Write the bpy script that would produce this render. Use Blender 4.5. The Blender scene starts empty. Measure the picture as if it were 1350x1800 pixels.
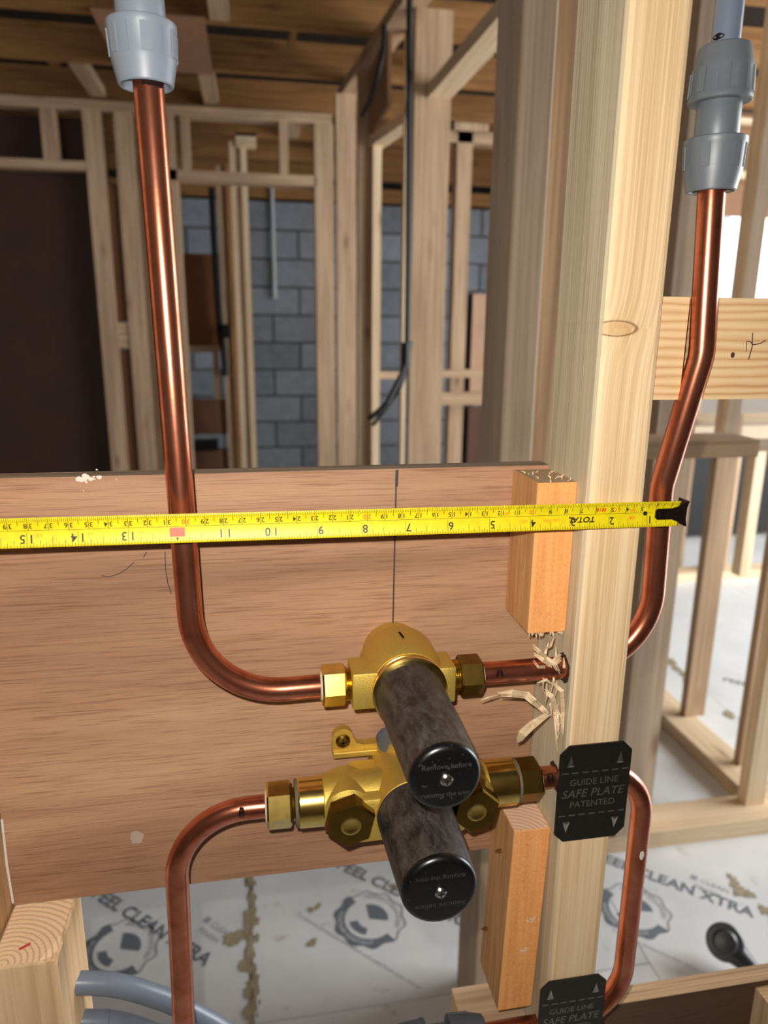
import bpy, bmesh, math, random
from mathutils import Vector, Matrix
random.seed(7)
S = bpy.context.scene
COL = S.collection
PI = math.pi
# ------------------------------------------------------------------ camera
# local frame: X along the framed wall, Y into the house, plywood face at Y = 0,
# heights are measured from the tape measure; ZO lifts everything so the floor is Z = 0
ZO = 1.143
F = 1264.9
CAM = Vector((-0.0613, -0.4609, 0.107))
yaw, pitch, roll = 0.179, 0.2491, -0.0096
_f = Vector((math.sin(yaw)*math.cos(pitch), math.cos(yaw)*math.cos(pitch), -math.sin(pitch)))
_r = Vector((math.cos(yaw), -math.sin(yaw), 0)); _d = _f.cross(_r)
R2 = math.cos(roll)*_r + math.sin(roll)*_d
D2 = -math.sin(roll)*_r + math.cos(roll)*_d
cd = bpy.data.cameras.new('camera'); cam = bpy.data.objects.new('camera', cd); COL.objects.link(cam)
m3 = Matrix((R2, -D2, -_f)).transposed()
cam.matrix_world = Matrix.Translation(CAM + Vector((0, 0, ZO))) @ m3.to_4x4()
cd.sensor_fit = 'AUTO'; cd.sensor_width = 36.0; cd.lens = F/1800*36
cd.clip_start = 0.01; cd.clip_end = 100
cd.dof.use_dof = True; cd.dof.focus_distance = 0.44; cd.dof.aperture_fstop = 7.5
S.camera = cam
# ------------------------------------------------------------------ world, lights, exposure
w = bpy.data.worlds.new('world'); S.world = w; w.use_nodes = True
bg = w.node_tree.nodes['Background']
bg.inputs[0].default_value = (0.95, 0.98, 1.0, 1); bg.inputs[1].default_value = 3.1
def light(name, kind, loc, power, color, size=None, rot=None, size_y=None):
    l = bpy.data.lights.new(name, kind); l.energy = power; l.color = color
    o = bpy.data.objects.new(name, l); COL.objects.link(o); o.location = loc
    if kind == 'AREA':
        l.shape = 'RECTANGLE'; l.size = size; l.size_y = size_y or size
    if kind == 'POINT': l.shadow_soft_size = size
    if rot: o.rotation_euler = rot
    return o
# the phone's flash, a finger's width above and left of the lens
light('phone_flash', 'POINT', CAM + Vector((0, 0, ZO)) - R2*0.012 - D2*0.020, 11.5, (1.0, 0.955, 0.875), 0.003)
# daylight through the big openings on the right hand side of the house
light('daylight_right', 'AREA', (4.3, 0.7, 1.9), 225, (0.95, 0.98, 1.0), 2.4, Vector((-1, 0.33, -0.28)).to_track_quat('-Z', 'Y').to_euler(), 2.4)
S.view_settings.view_transform = 'Standard'; S.view_settings.look = 'None'
S.view_settings.exposure = 0.0; S.view_settings.gamma = 1.0
S.view_settings.use_curve_mapping = False
# ------------------------------------------------------------------ helpers
def ray(u, v): return R2*((u-675)/F) + D2*((v-900)/F) + _f
def at(u, v, y):                       # point on the vertical plane at depth y
    d = ray(u, v); return CAM + d*((y-CAM.y)/d.y)
def fl(u, v, h=0.0):                   # point on the floor (or a level above it)
    d = ray(u, v); return CAM + d*((-ZO+h-CAM.z)/d.z)
class NT:
    def __init__(s, name):
        s.m = bpy.data.materials.new(name); s.m.use_nodes = True; s.t = s.m.node_tree
        s.b = s.t.nodes['Principled BSDF']
    def n(s, kind, **kw):
        x = s.t.nodes.new(kind)
        for k, v in kw.items():
            if k.startswith('i_'):
                k = k[2:]; k = int(k) if k.isdigit() else k.replace('_', ' ')
                s.set(x.inputs[k], v)
            else: setattr(x, k, v)
        return x
    def set(s, inp, v):
        if isinstance(v, bpy.types.NodeSocket): s.t.links.new(v, inp)
        else: inp.default_value = v
    def math(s, op, a, b=0.0, c=None):
        x = s.n('ShaderNodeMath', operation=op); s.set(x.inputs[0], a); s.set(x.inputs[1], b)
        if c is not None: s.set(x.inputs[2], c)
        return x.outputs[0]
    def vmath(s, op, a, b):
        x = s.n('ShaderNodeVectorMath', operation=op); s.set(x.inputs[0], a); s.set(x.inputs[1], b); return x.outputs[0]
    def noise(s, vec, scale, detail=3, rough=0.5, dist=0.0):
        return s.n('ShaderNodeTexNoise', i_Vector=vec, i_Scale=scale, i_Detail=detail, i_Roughness=rough, i_Distortion=dist).outputs[0]
    def ramp(s, fac, stops):
        x = s.n('ShaderNodeValToRGB'); e = x.color_ramp.elements
        while len(e) < len(stops): e.new(0.5)
        for k, (p, c) in enumerate(stops): e[k].position = p; e[k].color = (*c, 1) if len(c) == 3 else c
        s.set(x.inputs[0], fac); return x.outputs[0]
    def mix(s, fac, a, b, mode='MIX'):
        x = s.n('ShaderNodeMix', data_type='RGBA', blend_type=mode); s.set(x.inputs[0], fac)
        for k, v in ((6, a), (7, b)):
            s.set(x.inputs[k], v if isinstance(v, bpy.types.NodeSocket) else (*v, 1))
        return x.outputs[2]
    def col(s, v): s.set(s.b.inputs['Base Color'], v if isinstance(v, bpy.types.NodeSocket) else (*v, 1))
    def rough(s, v): s.set(s.b.inputs['Roughness'], v)
    def bump(s, h, strength=0.2, dist=0.001):
        s.set(s.b.inputs['Normal'], s.n('ShaderNodeBump', i_Height=h, i_Strength=strength, i_Distance=dist).outputs[0])
    def obj(s, randomise=True):
        v = s.n('ShaderNodeTexCoord').outputs['Object']
        if randomise:
            r = s.n('ShaderNodeObjectInfo').outputs['Random']
            v = s.vmath('ADD', v, s.n('ShaderNodeCombineXYZ', i_0=s.math('MULTIPLY', r, 7.3), i_1=s.math('MULTIPLY', r, 11.1), i_2=s.math('MULTIPLY', r, 5.7)).outputs[0])
        return v
def srgb(r, g, b):
    f = lambda c: (c/255/12.92) if c/255 <= .04045 else ((c/255+.055)/1.055)**2.4
    return (f(r), f(g), f(b))
def mul(c, k): return tuple(min(1, x*k) for x in c)
_cache = {}
def pine(axis='z', tint='pale', fine=1.0, bump=0.25, knots=True):
    key = ('pine', axis, tint, fine)
    if key in _cache: return _cache[key]
    lo, hi = dict(pale=((218, 190, 152), (238, 214, 180)), orange=((222, 146, 84), (240, 170, 108)),
                  offcut=((206, 170, 128), (226, 194, 154)), buff=((190, 152, 112), (214, 180, 138)), grey=((184, 160, 130), (212, 188, 154)), room=((178, 148, 118), (206, 176, 144)),
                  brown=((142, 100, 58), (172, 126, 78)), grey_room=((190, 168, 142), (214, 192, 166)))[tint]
    lo, hi = srgb(*lo), srgb(*hi)
    t = NT('pine_%s_%s' % (tint, axis)); v = t.obj()
    L, A = (3.0, 190*fine)
    sc = {'x': (L, A, A), 'y': (A, L, A), 'z': (A, A, L)}[axis]
    mp = t.n('ShaderNodeMapping', i_Vector=v, i_Scale=sc).outputs[0]
    wob = t.n('ShaderNodeMapping', i_Vector=v, i_Scale=tuple(x*0.06 if x > 10 else x*0.5 for x in sc)).outputs[0]
    big = t.noise(wob, 1.0, 2)
    g1 = t.noise(mp, 1.0, 4, 0.65, 0.3)
    sc2 = {'x': (1.2, 60, 60), 'y': (60, 1.2, 60), 'z': (60, 60, 1.2)}[axis]
    g2 = t.noise(t.n('ShaderNodeMapping', i_Vector=v, i_Scale=sc2).outputs[0], 1.0, 3, 0.5, 0.6)
    f = t.math('ADD', t.math('MULTIPLY', g1, 0.55), t.math('ADD', t.math('MULTIPLY', g2, 0.3), t.math('MULTIPLY', big, 0.25)))
    c = t.ramp(f, [(0.36, mul(lo, 0.80)), (0.5, lo), (0.62, hi), (0.8, mul(hi, 1.05))])
    if knots:
        ks = {'x': (3, 9, 9), 'y': (9, 3, 9), 'z': (9, 9, 3)}[axis]
        vo = t.n('ShaderNodeTexVoronoi', i_Vector=t.n('ShaderNodeMapping', i_Vector=v, i_Scale=ks).outputs[0], i_Scale=1.0)
        k = t.ramp(vo.outputs['Distance'], [(0.05, (1, 1, 1)), (0.11, (0.35, .35, .35)), (0.2, (0, 0, 0))])
        c = t.mix(t.math('MULTIPLY', k, 0.6), c, mul(srgb(120, 72, 40), 0.9))
    t.col(c); t.rough(0.72); t.b.inputs['Specular IOR Level'].default_value = 0.25
    t.bump(f, bump, 0.0012)
    _cache[key] = t.m; return t.m
def endgrain(tint=(226, 188, 140)):
    key = ('end', tint)
    if key in _cache: return _cache[key]
    t = NT('pine_end_grain'); v = t.obj(False)
    wv = t.n('ShaderNodeTexWave', wave_type='RINGS', rings_direction='Z', i_Vector=t.vmath('ADD', v, (0.013, 0.03, 0)), i_Scale=85.0, i_Distortion=1.6, i_Detail=2.0, i_Detail_Scale=0.6).outputs[1]
    sp = t.noise(v, 900, 3)
    c = srgb(*tint)
    cc = t.ramp(t.math('ADD', t.math('MULTIPLY', wv, 0.7), t.math('MULTIPLY', sp, 0.3)), [(0.1, mul(c, 0.62)), (0.35, c), (1.0, mul(c, 1.12))])
    t.col(cc); t.rough(0.85); t.bump(sp, 0.5, 0.001); _cache[key] = t.m; return t.m
def plain(name, c, rough=0.6, metal=0.0, mott=0.0, scale=200, bump=0.0, spec=0.5):
    if name in _cache: return _cache[name]
    t = NT(name); c = srgb(*c)
    if mott:
        n = t.noise(t.obj(), scale, 4, 0.6)
        t.col(t.ramp(n, [(0.3, mul(c, 1-mott)), (0.7, mul(c, 1+mott))]))
        if bump: t.bump(n, bump, 0.0006)
    else: t.col(c)
    t.rough(rough); t.b.inputs['Metallic'].default_value = metal; t.b.inputs['Specular IOR Level'].default_value = spec
    _cache[name] = t.m; return t.m
def copper():
    if 'cu' in _cache: return _cache['cu']
    t = NT('copper'); v = t.obj(False)
    n = t.noise(v, 45, 4, 0.65); n2 = t.noise(v, 420, 3, 0.6)
    a, b, c = srgb(214, 140, 112), srgb(194, 116, 88), srgb(156, 86, 64)
    col = t.ramp(n, [(0.28, c), (0.46, b), (0.7, a)])
    sc = t.ramp(n2, [(0.24, (1, 1, 1)), (0.30, (0, 0, 0))])
    col = t.mix(t.math('MULTIPLY', sc, 0.5), col, srgb(70, 36, 26))
    t.col(col); t.b.inputs['Metallic'].default_value = 0.93
    t.rough(t.ramp(n, [(0.3, (0.28,)*3), (0.7, (0.20,)*3)])); t.bump(n2, 0.05, 0.0004)
    _cache['cu'] = t.m; return t.m
def brass(kind='cast'):
    key = 'brass_'+kind
    if key in _cache: return _cache[key]
    t = NT(key); v = t.obj(False)
    n = t.noise(v, 1500 if kind == 'cast' else 120, 3, 0.6); n2 = t.noise(v, 60, 3)
    base = dict(cast=(224, 190, 92), bright=(232, 200, 112), old=(134, 106, 46))[kind]; c = srgb(*base)
    t.col(t.mix(t.math('MULTIPLY', n2, 0.5), t.ramp(n, [(0.3, mul(c, 0.75)), (0.7, mul(c, 1.1))]), mul(c, 0.75)))
    t.b.inputs['Metallic'].default_value = 0.75 if kind == 'cast' else 1.0
    t.rough(dict(cast=0.5, bright=0.22, old=0.34)[kind])
    if kind == 'cast': t.bump(n, 0.5, 0.0005)
    _cache[key] = t.m; return t.m
def cap_plastic(dusty):
    key = 'cap%d' % dusty
    if key in _cache: return _cache[key]
    t = NT('black_plastic_dusty' if dusty else 'black_plastic_glossy'); v = t.obj(False)
    if dusty:
        n = t.noise(t.n('ShaderNodeMapping', i_Vector=v, i_Scale=(1, 0.4, 1)).outputs[0], 190, 8, 0.75, 0.3)
        n2 = t.noise(v, 800, 2)
        d = t.math('MULTIPLY', t.ramp(n, [(0.40, (0, 0, 0)), (0.80, (1, 1, 1))]), t.math('ADD', n2, 0.1))
        t.col(t.mix(d, srgb(28, 25, 25), srgb(112, 104, 100))); t.rough(t.math('ADD', t.math('MULTIPLY', d, 0.3), 0.42))
    else:
        n = t.noise(v, 500, 2); d = t.ramp(n, [(0.68, (0, 0, 0)), (0.74, (1, 1, 1))])
        t.col(t.mix(d, srgb(11, 11, 12), srgb(60, 58, 58))); t.rough(0.28)
    _cache[key] = t.m; return t.m
def plywood(axis='x', dark=1.0):
    key = ('ply', axis, dark)
    if key in _cache: return _cache[key]
    t = NT('plywood_face'); v = t.obj(False)
    sc = {'x': (22, 1000, 1000), 'z': (1000, 1000, 22)}[axis]
    sl = {'x': (1.3, 16, 16), 'z': (16, 16, 1.3)}[axis]
    g = t.noise(t.n('ShaderNodeMapping', i_Vector=v, i_Scale=sc).outputs[0], 1.0, 4, 0.6, 0.4)
    b = t.noise(t.n('ShaderNodeMapping', i_Vector=v, i_Scale=sl).outputs[0], 1.0, 3, 0.55, 0.8)
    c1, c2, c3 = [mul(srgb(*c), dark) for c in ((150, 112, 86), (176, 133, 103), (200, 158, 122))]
    c = t.ramp(b, [(0.3, c1), (0.5, c2), (0.72, c3)])
    pores = t.ramp(g, [(0.36, (1, 1, 1)), (0.50, (0, 0, 0))])
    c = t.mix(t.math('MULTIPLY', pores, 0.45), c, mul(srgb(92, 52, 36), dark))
    gr = t.noise(v, 9, 3); smudge = t.ramp(gr, [(0.52, (0, 0, 0)), (0.75, (1, 1, 1))])
    c = t.mix(t.math('MULTIPLY', smudge, 0.3), c, mul(srgb(168, 136, 104), dark))
    t.col(c); t.rough(0.62); t.b.inputs['Specular IOR Level'].default_value = 0.3
    t.bump(t.math('ADD', g, 0), 0.2, 0.0006); _cache[key] = t.m; return t.m
def concrete():
    if 'blk' in _cache: return _cache['blk']
    t = NT('concrete_block'); v = t.obj(); n = t.noise(v, 12, 5, 0.7); n2 = t.noise(v, 160, 3)
    r = t.n('ShaderNodeObjectInfo').outputs['Random']
    f = t.math('ADD', t.math('MULTIPLY', n, 0.5), t.math('ADD', t.math('MULTIPLY', n2, 0.25), t.math('MULTIPLY', r, 0.22)))
    t.col(t.ramp(f, [(0.25, srgb(104, 109, 116)), (0.75, srgb(156, 161, 168))])); t.rough(0.95); t.bump(n2, 0.5, 0.004)
    _cache['blk'] = t.m; return t.m
def film():
    t = NT('floor_film'); v = t.obj(False)
    n = t.noise(v, 3.2, 4, 0.6); n2 = t.noise(v, 16, 5, 0.7, 0.4); n3 = t.noise(v, 90, 3)
    c = t.ramp(n, [(0.3, srgb(218, 221, 223)), (0.7, srgb(240, 241, 240))])
    dirt = t.ramp(n2, [(0.62, (0, 0, 0)), (0.70, (1, 1, 1))])
    c = t.mix(t.math('MULTIPLY', dirt, t.math('MULTIPLY', n3, 0.7)), c, srgb(146, 126, 88))
    t.col(c); t.rough(0.35); t.bump(n, 0.15, 0.01); return t.m
# --- mesh shapes (all into a bmesh in the local frame)
def nb(): return bmesh.new()
def box(bm, lo, hi, ends=None, bevel=0.0, mi=0):
    lo, hi = Vector(lo), Vector(hi)
    vs = [bm.verts.new((x, y, z)) for x in (lo.x, hi.x) for y in (lo.y, hi.y) for z in (lo.z, hi.z)]
    fs = []
    for ids, ax in (((0, 1, 3, 2), 0), ((4, 6, 7, 5), 0), ((0, 4, 5, 1), 1), ((2, 3, 7, 6), 1), ((0, 2, 6, 4), 2), ((1, 5, 7, 3), 2)):
        f = bm.faces.new([vs[i] for i in ids]); f.material_index = 1 if ends == ax else mi; fs.append(f)
    if bevel:
        es = list({e for f in fs for e in f.edges})
        bmesh.ops.bevel(bm, geom=es, offset=bevel, segments=2, affect='EDGES', profile=0.5)
    return fs
def frame_of(axis):
    a = Vector(axis).normalized()
    h = Vector((0, 0, 1)) if abs(a.z) < 0.9 else Vector((1, 0, 0))
    u = h.cross(a).normalized(); v = a.cross(u); return a, u, v
def lathe(bm, base, axis, prof, n=40, cap0=True, cap1=True, mis=None, phase=0.0):
    a, u, v = frame_of(axis); base = Vector(base); rings = []
    for d, r in prof:
        rings.append([bm.verts.new(base + a*d + (u*math.cos(2*PI*k/n+phase) + v*math.sin(2*PI*k/n+phase))*r) for k in range(n)])
    for i in range(len(rings)-1):
        for k in range(n):
            f = bm.faces.new((rings[i][k], rings[i][(k+1) % n], rings[i+1][(k+1) % n], rings[i+1][k])); f.smooth = n > 8
            if mis: f.material_index = mis[i]
    if cap0: bm.faces.new(rings[0][::-1])
    if cap1:
        f = bm.faces.new(rings[-1])
        if mis: f.material_index = mis[-1]
def hexnut(bm, c0, axis, length, rc, ch=0.0012, phase=0.0):
    lathe(bm, c0, axis, [(0, rc*0.93), (ch, rc), (length-ch, rc), (length, rc*0.93)], 6, phase=phase)
def fillet(pts, rad):
    pts = [Vector(p) for p in pts]; out = [pts[0]]
    for i in range(1, len(pts)-1):
        p, q, s = pts[i-1], pts[i], pts[i+1]; r = rad[i-1] if isinstance(rad, (list, tuple)) else rad
        d1 = (p-q).normalized(); d2 = (s-q).normalized(); ang = d1.angle(d2)
        t = r/math.tan(ang/2); t = min(t, (p-q).length*0.95, (s-q).length*0.95)
        a, b = q+d1*t, q+d2*t
        n = max(4, int((PI-ang)/0.09))
        bis = (d1+d2).normalized(); c = q + bis*math.hypot(t, t*math.tan(ang/2))
        va, vb = a-c, b-c; th = va.angle(vb)
        for k in range(n+1):
            s_ = k/n; out.append(c + (va*math.sin((1-s_)*th) + vb*math.sin(s_*th))/math.sin(th))
    out.append(pts[-1]); return out
def tube(bm, path, r, n=28, cap=True):
    path = [Vector(p) for p in path]; T = []
    for i in range(len(path)):
        a = path[max(0, i-1)]; b = path[min(len(path)-1, i+1)]; T.append((b-a).normalized())
    _, u, v = frame_of(T[0]); rings = []
    for i, p in enumerate(path):
        if i:
            q = T[i-1].rotation_difference(T[i]); u = q @ u
        v = T[i].cross(u)
        rr = r(i) if callable(r) else r
        rings.append([bm.verts.new(p + (u*math.cos(2*PI*k/n) + v*math.sin(2*PI*k/n))*rr) for k in range(n)])
    for i in range(len(rings)-1):
        for k in range(n):
            f = bm.faces.new((rings[i][k], rings[i][(k+1) % n], rings[i+1][(k+1) % n], rings[i+1][k])); f.smooth = True
    if cap: bm.faces.new(rings[0][::-1]); bm.faces.new(rings[-1])
def prism(bm, pts, off, mi=0):          # planar polygon pts extruded by vector off
    off = Vector(off); a = [bm.verts.new(p) for p in pts]; b = [bm.verts.new(Vector(p)+off) for p in pts]
    n = len(pts); fs = [bm.faces.new(a), bm.faces.new(b[::-1])]
    for i in range(n): fs.append(bm.faces.new((a[i], b[i], b[(i+1) % n], a[(i+1) % n])))
    for f in fs: f.material_index = mi
    bmesh.ops.recalc_face_normals(bm, faces=fs)
_txt = {}
def text_tris(s, bold=0.0):
    k = (s, bold)
    if k not in _txt:
        c = bpy.data.curves.new('t', 'FONT'); c.body = s; c.size = 1.0; c.align_x = 'CENTER'; c.align_y = 'CENTER'; c.offset = bold; c.resolution_u = 3
        o = bpy.data.objects.new('t', c); COL.objects.link(o)
        dg = bpy.context.evaluated_depsgraph_get(); me = bpy.data.meshes.new_from_object(o.evaluated_get(dg))
        _txt[k] = ([v.co.xy.copy() for v in me.vertices], [tuple(p.vertices) for p in me.polygons])
        bpy.data.objects.remove(o); bpy.data.curves.remove(c); bpy.data.meshes.remove(me)
    return _txt[k]
def put_text(bm, s, fn, size, bold=0.0, mi=0, shear=0.0, wide=1.0):   # fn(x, y) -> local point
    vs, fs = text_tris(s, bold)
    vv = [bm.verts.new(fn((p.x*wide+shear*p.y)*size, p.y*size)) for p in vs]
    for f in fs:
        try: bm.faces.new([vv[i] for i in f]).material_index = mi
        except ValueError: pass
def flat(o, x, y): return lambda a, b: Vector(o) + Vector(x)*a + Vector(y)*b
# --- objects
def wloc(o): return o['_o'] if o is not None and '_o' in o else None
ORI = {}
def thing(name, label, cat, loc, group=None):
    o = bpy.data.objects.new(name, None); COL.objects.link(o); o.empty_display_size = 0.02
    l = Vector(loc); ORI[o.name] = l; o.location = l + Vector((0, 0, ZO)); tag(o, label, cat, group); return o
def struct(name, loc=(0, 0, -1.143)):
    o = bpy.data.objects.new(name, None); COL.objects.link(o); o.empty_display_size = 0.05
    l = Vector(loc); ORI[o.name] = l; o.location = l + Vector((0, 0, ZO)); o['kind'] = 'structure'; return o
def tag(o, label, cat, group=None):
    o['label'] = label; o['category'] = cat
    if group: o['group'] = group
    return o
def obj(name, bm, mats, parent=None, origin=None, label=None):
    if not isinstance(mats, (list, tuple)): mats = [mats]
    bmesh.ops.recalc_face_normals(bm, faces=bm.faces) if name not in FLATNAMES else None
    if parent is not None: org = ORI[parent.name]
    elif origin is not None: org = Vector(origin)
    else:
        xs = [v.co.x for v in bm.verts]; ys = [v.co.y for v in bm.verts]; zs = [v.co.z for v in bm.verts]
        org = Vector(((min(xs)+max(xs))/2, (min(ys)+max(ys))/2, min(zs)))
    if parent is not None:
        c0 = Vector((0, 0, 0))
        for v in bm.verts: c0 += v.co
        c0 = c0/max(1, len(bm.verts)); loc = c0-org; org = c0
    for v in bm.verts: v.co -= org
    me = bpy.data.meshes.new(name); bm.to_mesh(me); bm.free()
    if any(p.use_smooth for p in me.polygons): me.set_sharp_from_angle(angle=math.radians(32))
    for m in mats: me.materials.append(m)
    o = bpy.data.objects.new(name, me); COL.objects.link(o); ORI[o.name] = org
    if parent is not None: o.parent = parent; o.location = loc
    else: o.location = org + Vector((0, 0, ZO))
    if label: o['label'] = label
    return o
FLATNAMES = {'lettering', 'scale_marks', 'red_marks', 'ink_mark', 'printed_logo', 'printed_text', 'pencil_line', 'pencil_scribble', 'dirt_patch', 'plaster_splash', 'embossed_text', 'sealant_bead', 'guide_line', 'joint_line', 'floor_joint'}
def beam(name, lo, hi, axis='z', tint='room', parent=None, bevel=0.0, end=True, fine=1.0, origin=None, label=None):
    bm = nb(); box(bm, lo, hi, ends={'x': 0, 'y': 1, 'z': 2}[axis] if end else None, bevel=bevel)
    return obj(name, bm, [pine(axis, tint, fine), endgrain()], parent, origin, label)
def sbox(name, lo, hi, mat, parent=None, bevel=0.0, label=None):
    bm = nb(); box(bm, lo, hi, bevel=bevel); return obj(name, bm, mat, parent, label=label)
FZ = -ZO
# ================================================================== SETTING
# ---- floor
floor = struct('floor', (0, 2, FZ))
sbox('subfloor', (-4, -3.2, FZ-0.05), (6, 8, FZ-0.019), plain('subfloor_dark', (110, 92, 70), 0.9), floor)
FILM = film()
xs = [-4.0, -3.305, -2.505, -1.705, -0.905, -0.105, 0.695, 1.495, 2.295, 3.095, 3.895, 6.0]
rows = [[-3.2, 1.95, 4.35, 8], [-3.2, 0.62, 3.02, 5.42, 8]]
for i in range(len(xs)-1):
    r_ = rows[i % 2]
    for j in range(len(r_)-1):
        sbox('floor_board', (xs[i]+0.0012, r_[j]+0.0012, FZ-0.019), (xs[i+1]-0.0012, r_[j+1]-0.0012, FZ), FILM, floor)
INK = plain('print_ink_grey', (112, 120, 128), 0.6)
INKP = plain('print_ink_pale', (160, 166, 171), 0.6)
bm = nb(); d1 = Vector((0.7071, -0.7071, 0)); d2 = Vector((0.7071, 0.7071, 0))
zt = FZ+0.0006
for p, s in ((fl(262, 1626), 'PEEL CLEAN XTRA'), (fl(706, 1570), 'PEEL CLEAN XTRA'), (fl(1178, 1552), 'PEEL CLEAN XTRA'), (Vector((0.9, 1.9, 0)), 'PEEL CLEAN XTRA'), (Vector((1.75, 1.6, 0)), 'PEEL CLEAN XTRA'), (Vector((1.5, 2.3, 0)), 'PEEL CLEAN XTRA')):
    dx = Vector((0.75, -0.66, 0)).normalized(); dy = Vector((0.66, 0.75, 0)).normalized()
    put_text(bm, s, flat((p.x, p.y, zt), dx, dy), 0.0425, 0.022)
obj('printed_text', bm, INK, floor)
bm = nb()
for p in (fl(625, 1668), fl(1215, 1700)):
    put_text(bm, 'To remove protective film score and peel from one corner', flat((p.x, p.y, zt), d1, d2), 0.0135)
for p in (fl(375, 1632), fl(1240, 1555)):
    put_text(bm, '\u25A0 CLEAN', flat((p.x+.01, p.y, zt), d1, d2), 0.02)
    put_text(bm, 'FINISH', flat((p.x+.01-.018, p.y-.018, zt), d1, d2), 0.02)
obj('printed_text', bm, INKP, floor)
def logo(c, r, rot):
    bm = nb(); z = zt
    def ring(r0f, r1f, a0, a1, n, mi):
        prev = None
        for k in range(n+1):
            a = a0+(a1-a0)*k/n
            q = [bm.verts.new((c.x+rf(a)*math.cos(a+rot), c.y+rf(a)*math.sin(a+rot), z)) for rf in (r0f, r1f)]
            if prev: bm.faces.new((prev[0], prev[1], q[1], q[0])).material_index = mi
            prev = q
    sc = lambda k: (lambda a: r*(k+0.05*math.cos(10*a)))
    ring(lambda a: r*0.70, sc(0.98), PI*0.75, PI*1.80, 48, 0)     # dark lower half of the badge
    ring(sc(0.93), sc(0.99), -PI*0.2, PI*0.75, 40, 1)             # thin scalloped outline
    ring(lambda a: 0.0, lambda a: r*0.52, PI*0.02, PI*0.62, 18, 0)
    ring(lambda a: r*0.34, lambda a: r*0.56, PI*1.12, PI*1.5, 10, 0)
    def arc(s, rad, a0, flip):
        def fn(x, y):
            a = a0 + (-x if not flip else x)/rad; rr = rad + (y if not flip else -y)
            return Vector((c.x+rr*math.cos(a+rot), c.y+rr*math.sin(a+rot), z+0.0004))
        put_text(bm, s, fn, r*0.17, 0.01, 2 if flip else 1)
    arc('PROTECT ADVANCED', r*0.80, PI*0.27, False); arc('MOISTURE RESISTANT', r*0.84, PI*1.28, True)
    obj('printed_logo', bm, [INK, INKP, plain('film_pale', (214, 217, 219), 0.4)], floor)
logo(fl(650, 1615), 0.078, -0.35); logo(fl(212, 1668), 0.078, -0.35); logo(fl(1115, 1600), 0.078, -0.35)
logo(Vector((1.25, 1.95, 0)), 0.078, -0.35)
bm = nb()
_bz = [0]
def blot(c, r, n=22, st=1.0):
    vs = []; _bz[0] += 1; bz = FZ+0.0012+_bz[0]*6e-6
    for k in range(n):
        a = 2*PI*k/n; rr = r*random.uniform(0.45, 1.2)
        vs.append(bm.verts.new((c.x+rr*math.cos(a), c.y+rr*st*math.sin(a), bz)))
    cv = bm.verts.new((c.x, c.y, bz))
    for k in range(n): bm.faces.new((vs[k], vs[(k+1) % n], cv))
for q in ((405, 1655, .022), (425, 1650, .018), (440, 1625, .014), (438, 1700, .016), (445, 1730, .012), (552, 1598, .014), (544, 1655, .01), (440, 1765, .013), (1318, 1575, .02), (1290, 1545, .012), (1335, 1600, .03), (695, 1560, .01), (1150, 1470, .012)):
    p = fl(q[0], q[1])
    for k in range(3): blot(Vector((p.x+random.gauss(0, q[2]*.6), p.y+random.gauss(0, q[2]*.8), 0)), q[2]*random.uniform(.3, .8), st=1.4)
p0 = Vector((-0.105, 0.5, 0))
for k in range(120): blot(Vector((-0.105+random.gauss(0, 0.006), 0.45+random.random()*0.75, 0)), random.uniform(0.002, 0.008), 10, 2.6)
for k in range(26): blot(Vector((0.695+random.gauss(0, 0.012), 1.1+random.random()*0.7, 0)), random.uniform(0.004, 0.016), 10, 2.0)
for k in range(40): blot(Vector((1.495+random.gauss(0, 0.014), 1.0+random.random()*1.9, 0)), random.uniform(0.006, 0.02), 10, 2.0)
jm = nb()
for y0_ in [0.40+.05*k for k in range(16)]:
    w_ = random.uniform(.0022, .0042); jm.faces.new([jm.verts.new((-0.105+dx_, yy_, FZ+.0011)) for dx_, yy_ in ((-w_, y0_), (w_, y0_), (w_, y0_+.05), (-w_, y0_+.05))])
obj('floor_joint', jm, plain('joint_dirt', (122, 108, 86), .9), floor)
obj('dirt_patch', bm, plain('site_mud', (164, 150, 122), 0.9, mott=0.2, scale=60), floor)
# ---- ceiling: joists, deck and struts
ceil = struct('ceiling', (0, 2, FZ+2.42))
CH = FZ+2.42
sbox('ceiling_deck', (-4, -3.2, CH+0.30), (6, 8, CH+0.32), plain('deck_board', (46, 34, 24), 0.9, mott=0.2, scale=6), ceil)
for y in (-0.15, 0.45, 1.05, 1.65, 2.25, 2.83, 3.40, 4.0, 4.6, 5.2, 5.8):
    beam('joist', (-4, y, CH), (5.4, y+0.045, CH+0.145), 'x', 'brown', ceil)
for (x, y0, y1) in ((-1.35, 2.875, 3.40), (-0.85, 3.445, 3.95), (-0.27, 3.445, 4.0), (-0.18, 2.295, 2.83), (0.9, 2.875, 3.4), (0.2, 4.05, 4.6), (0.6, 4.65, 5.2)):
    beam('strut', (x, y0, CH+0.0), (x+0.075, y1, CH+0.045), 'y', 'room', ceil)
sbox('patch_board', (-0.62, 2.80, CH-0.012), (-0.20, 3.44, CH-0.001), plain('patch_board_buff', (170, 126, 96), 0.7, mott=0.08, scale=20), ceil)
for k, (x, y) in enumerate(((-1.0, 3.5), (0.15, 3.0), (-0.5, 2.4))):
    sbox('herringbone_strut', (x, y, CH+0.08), (x+0.03, y+0.35, CH+0.12), pine('y', 'brown'), ceil)
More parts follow.
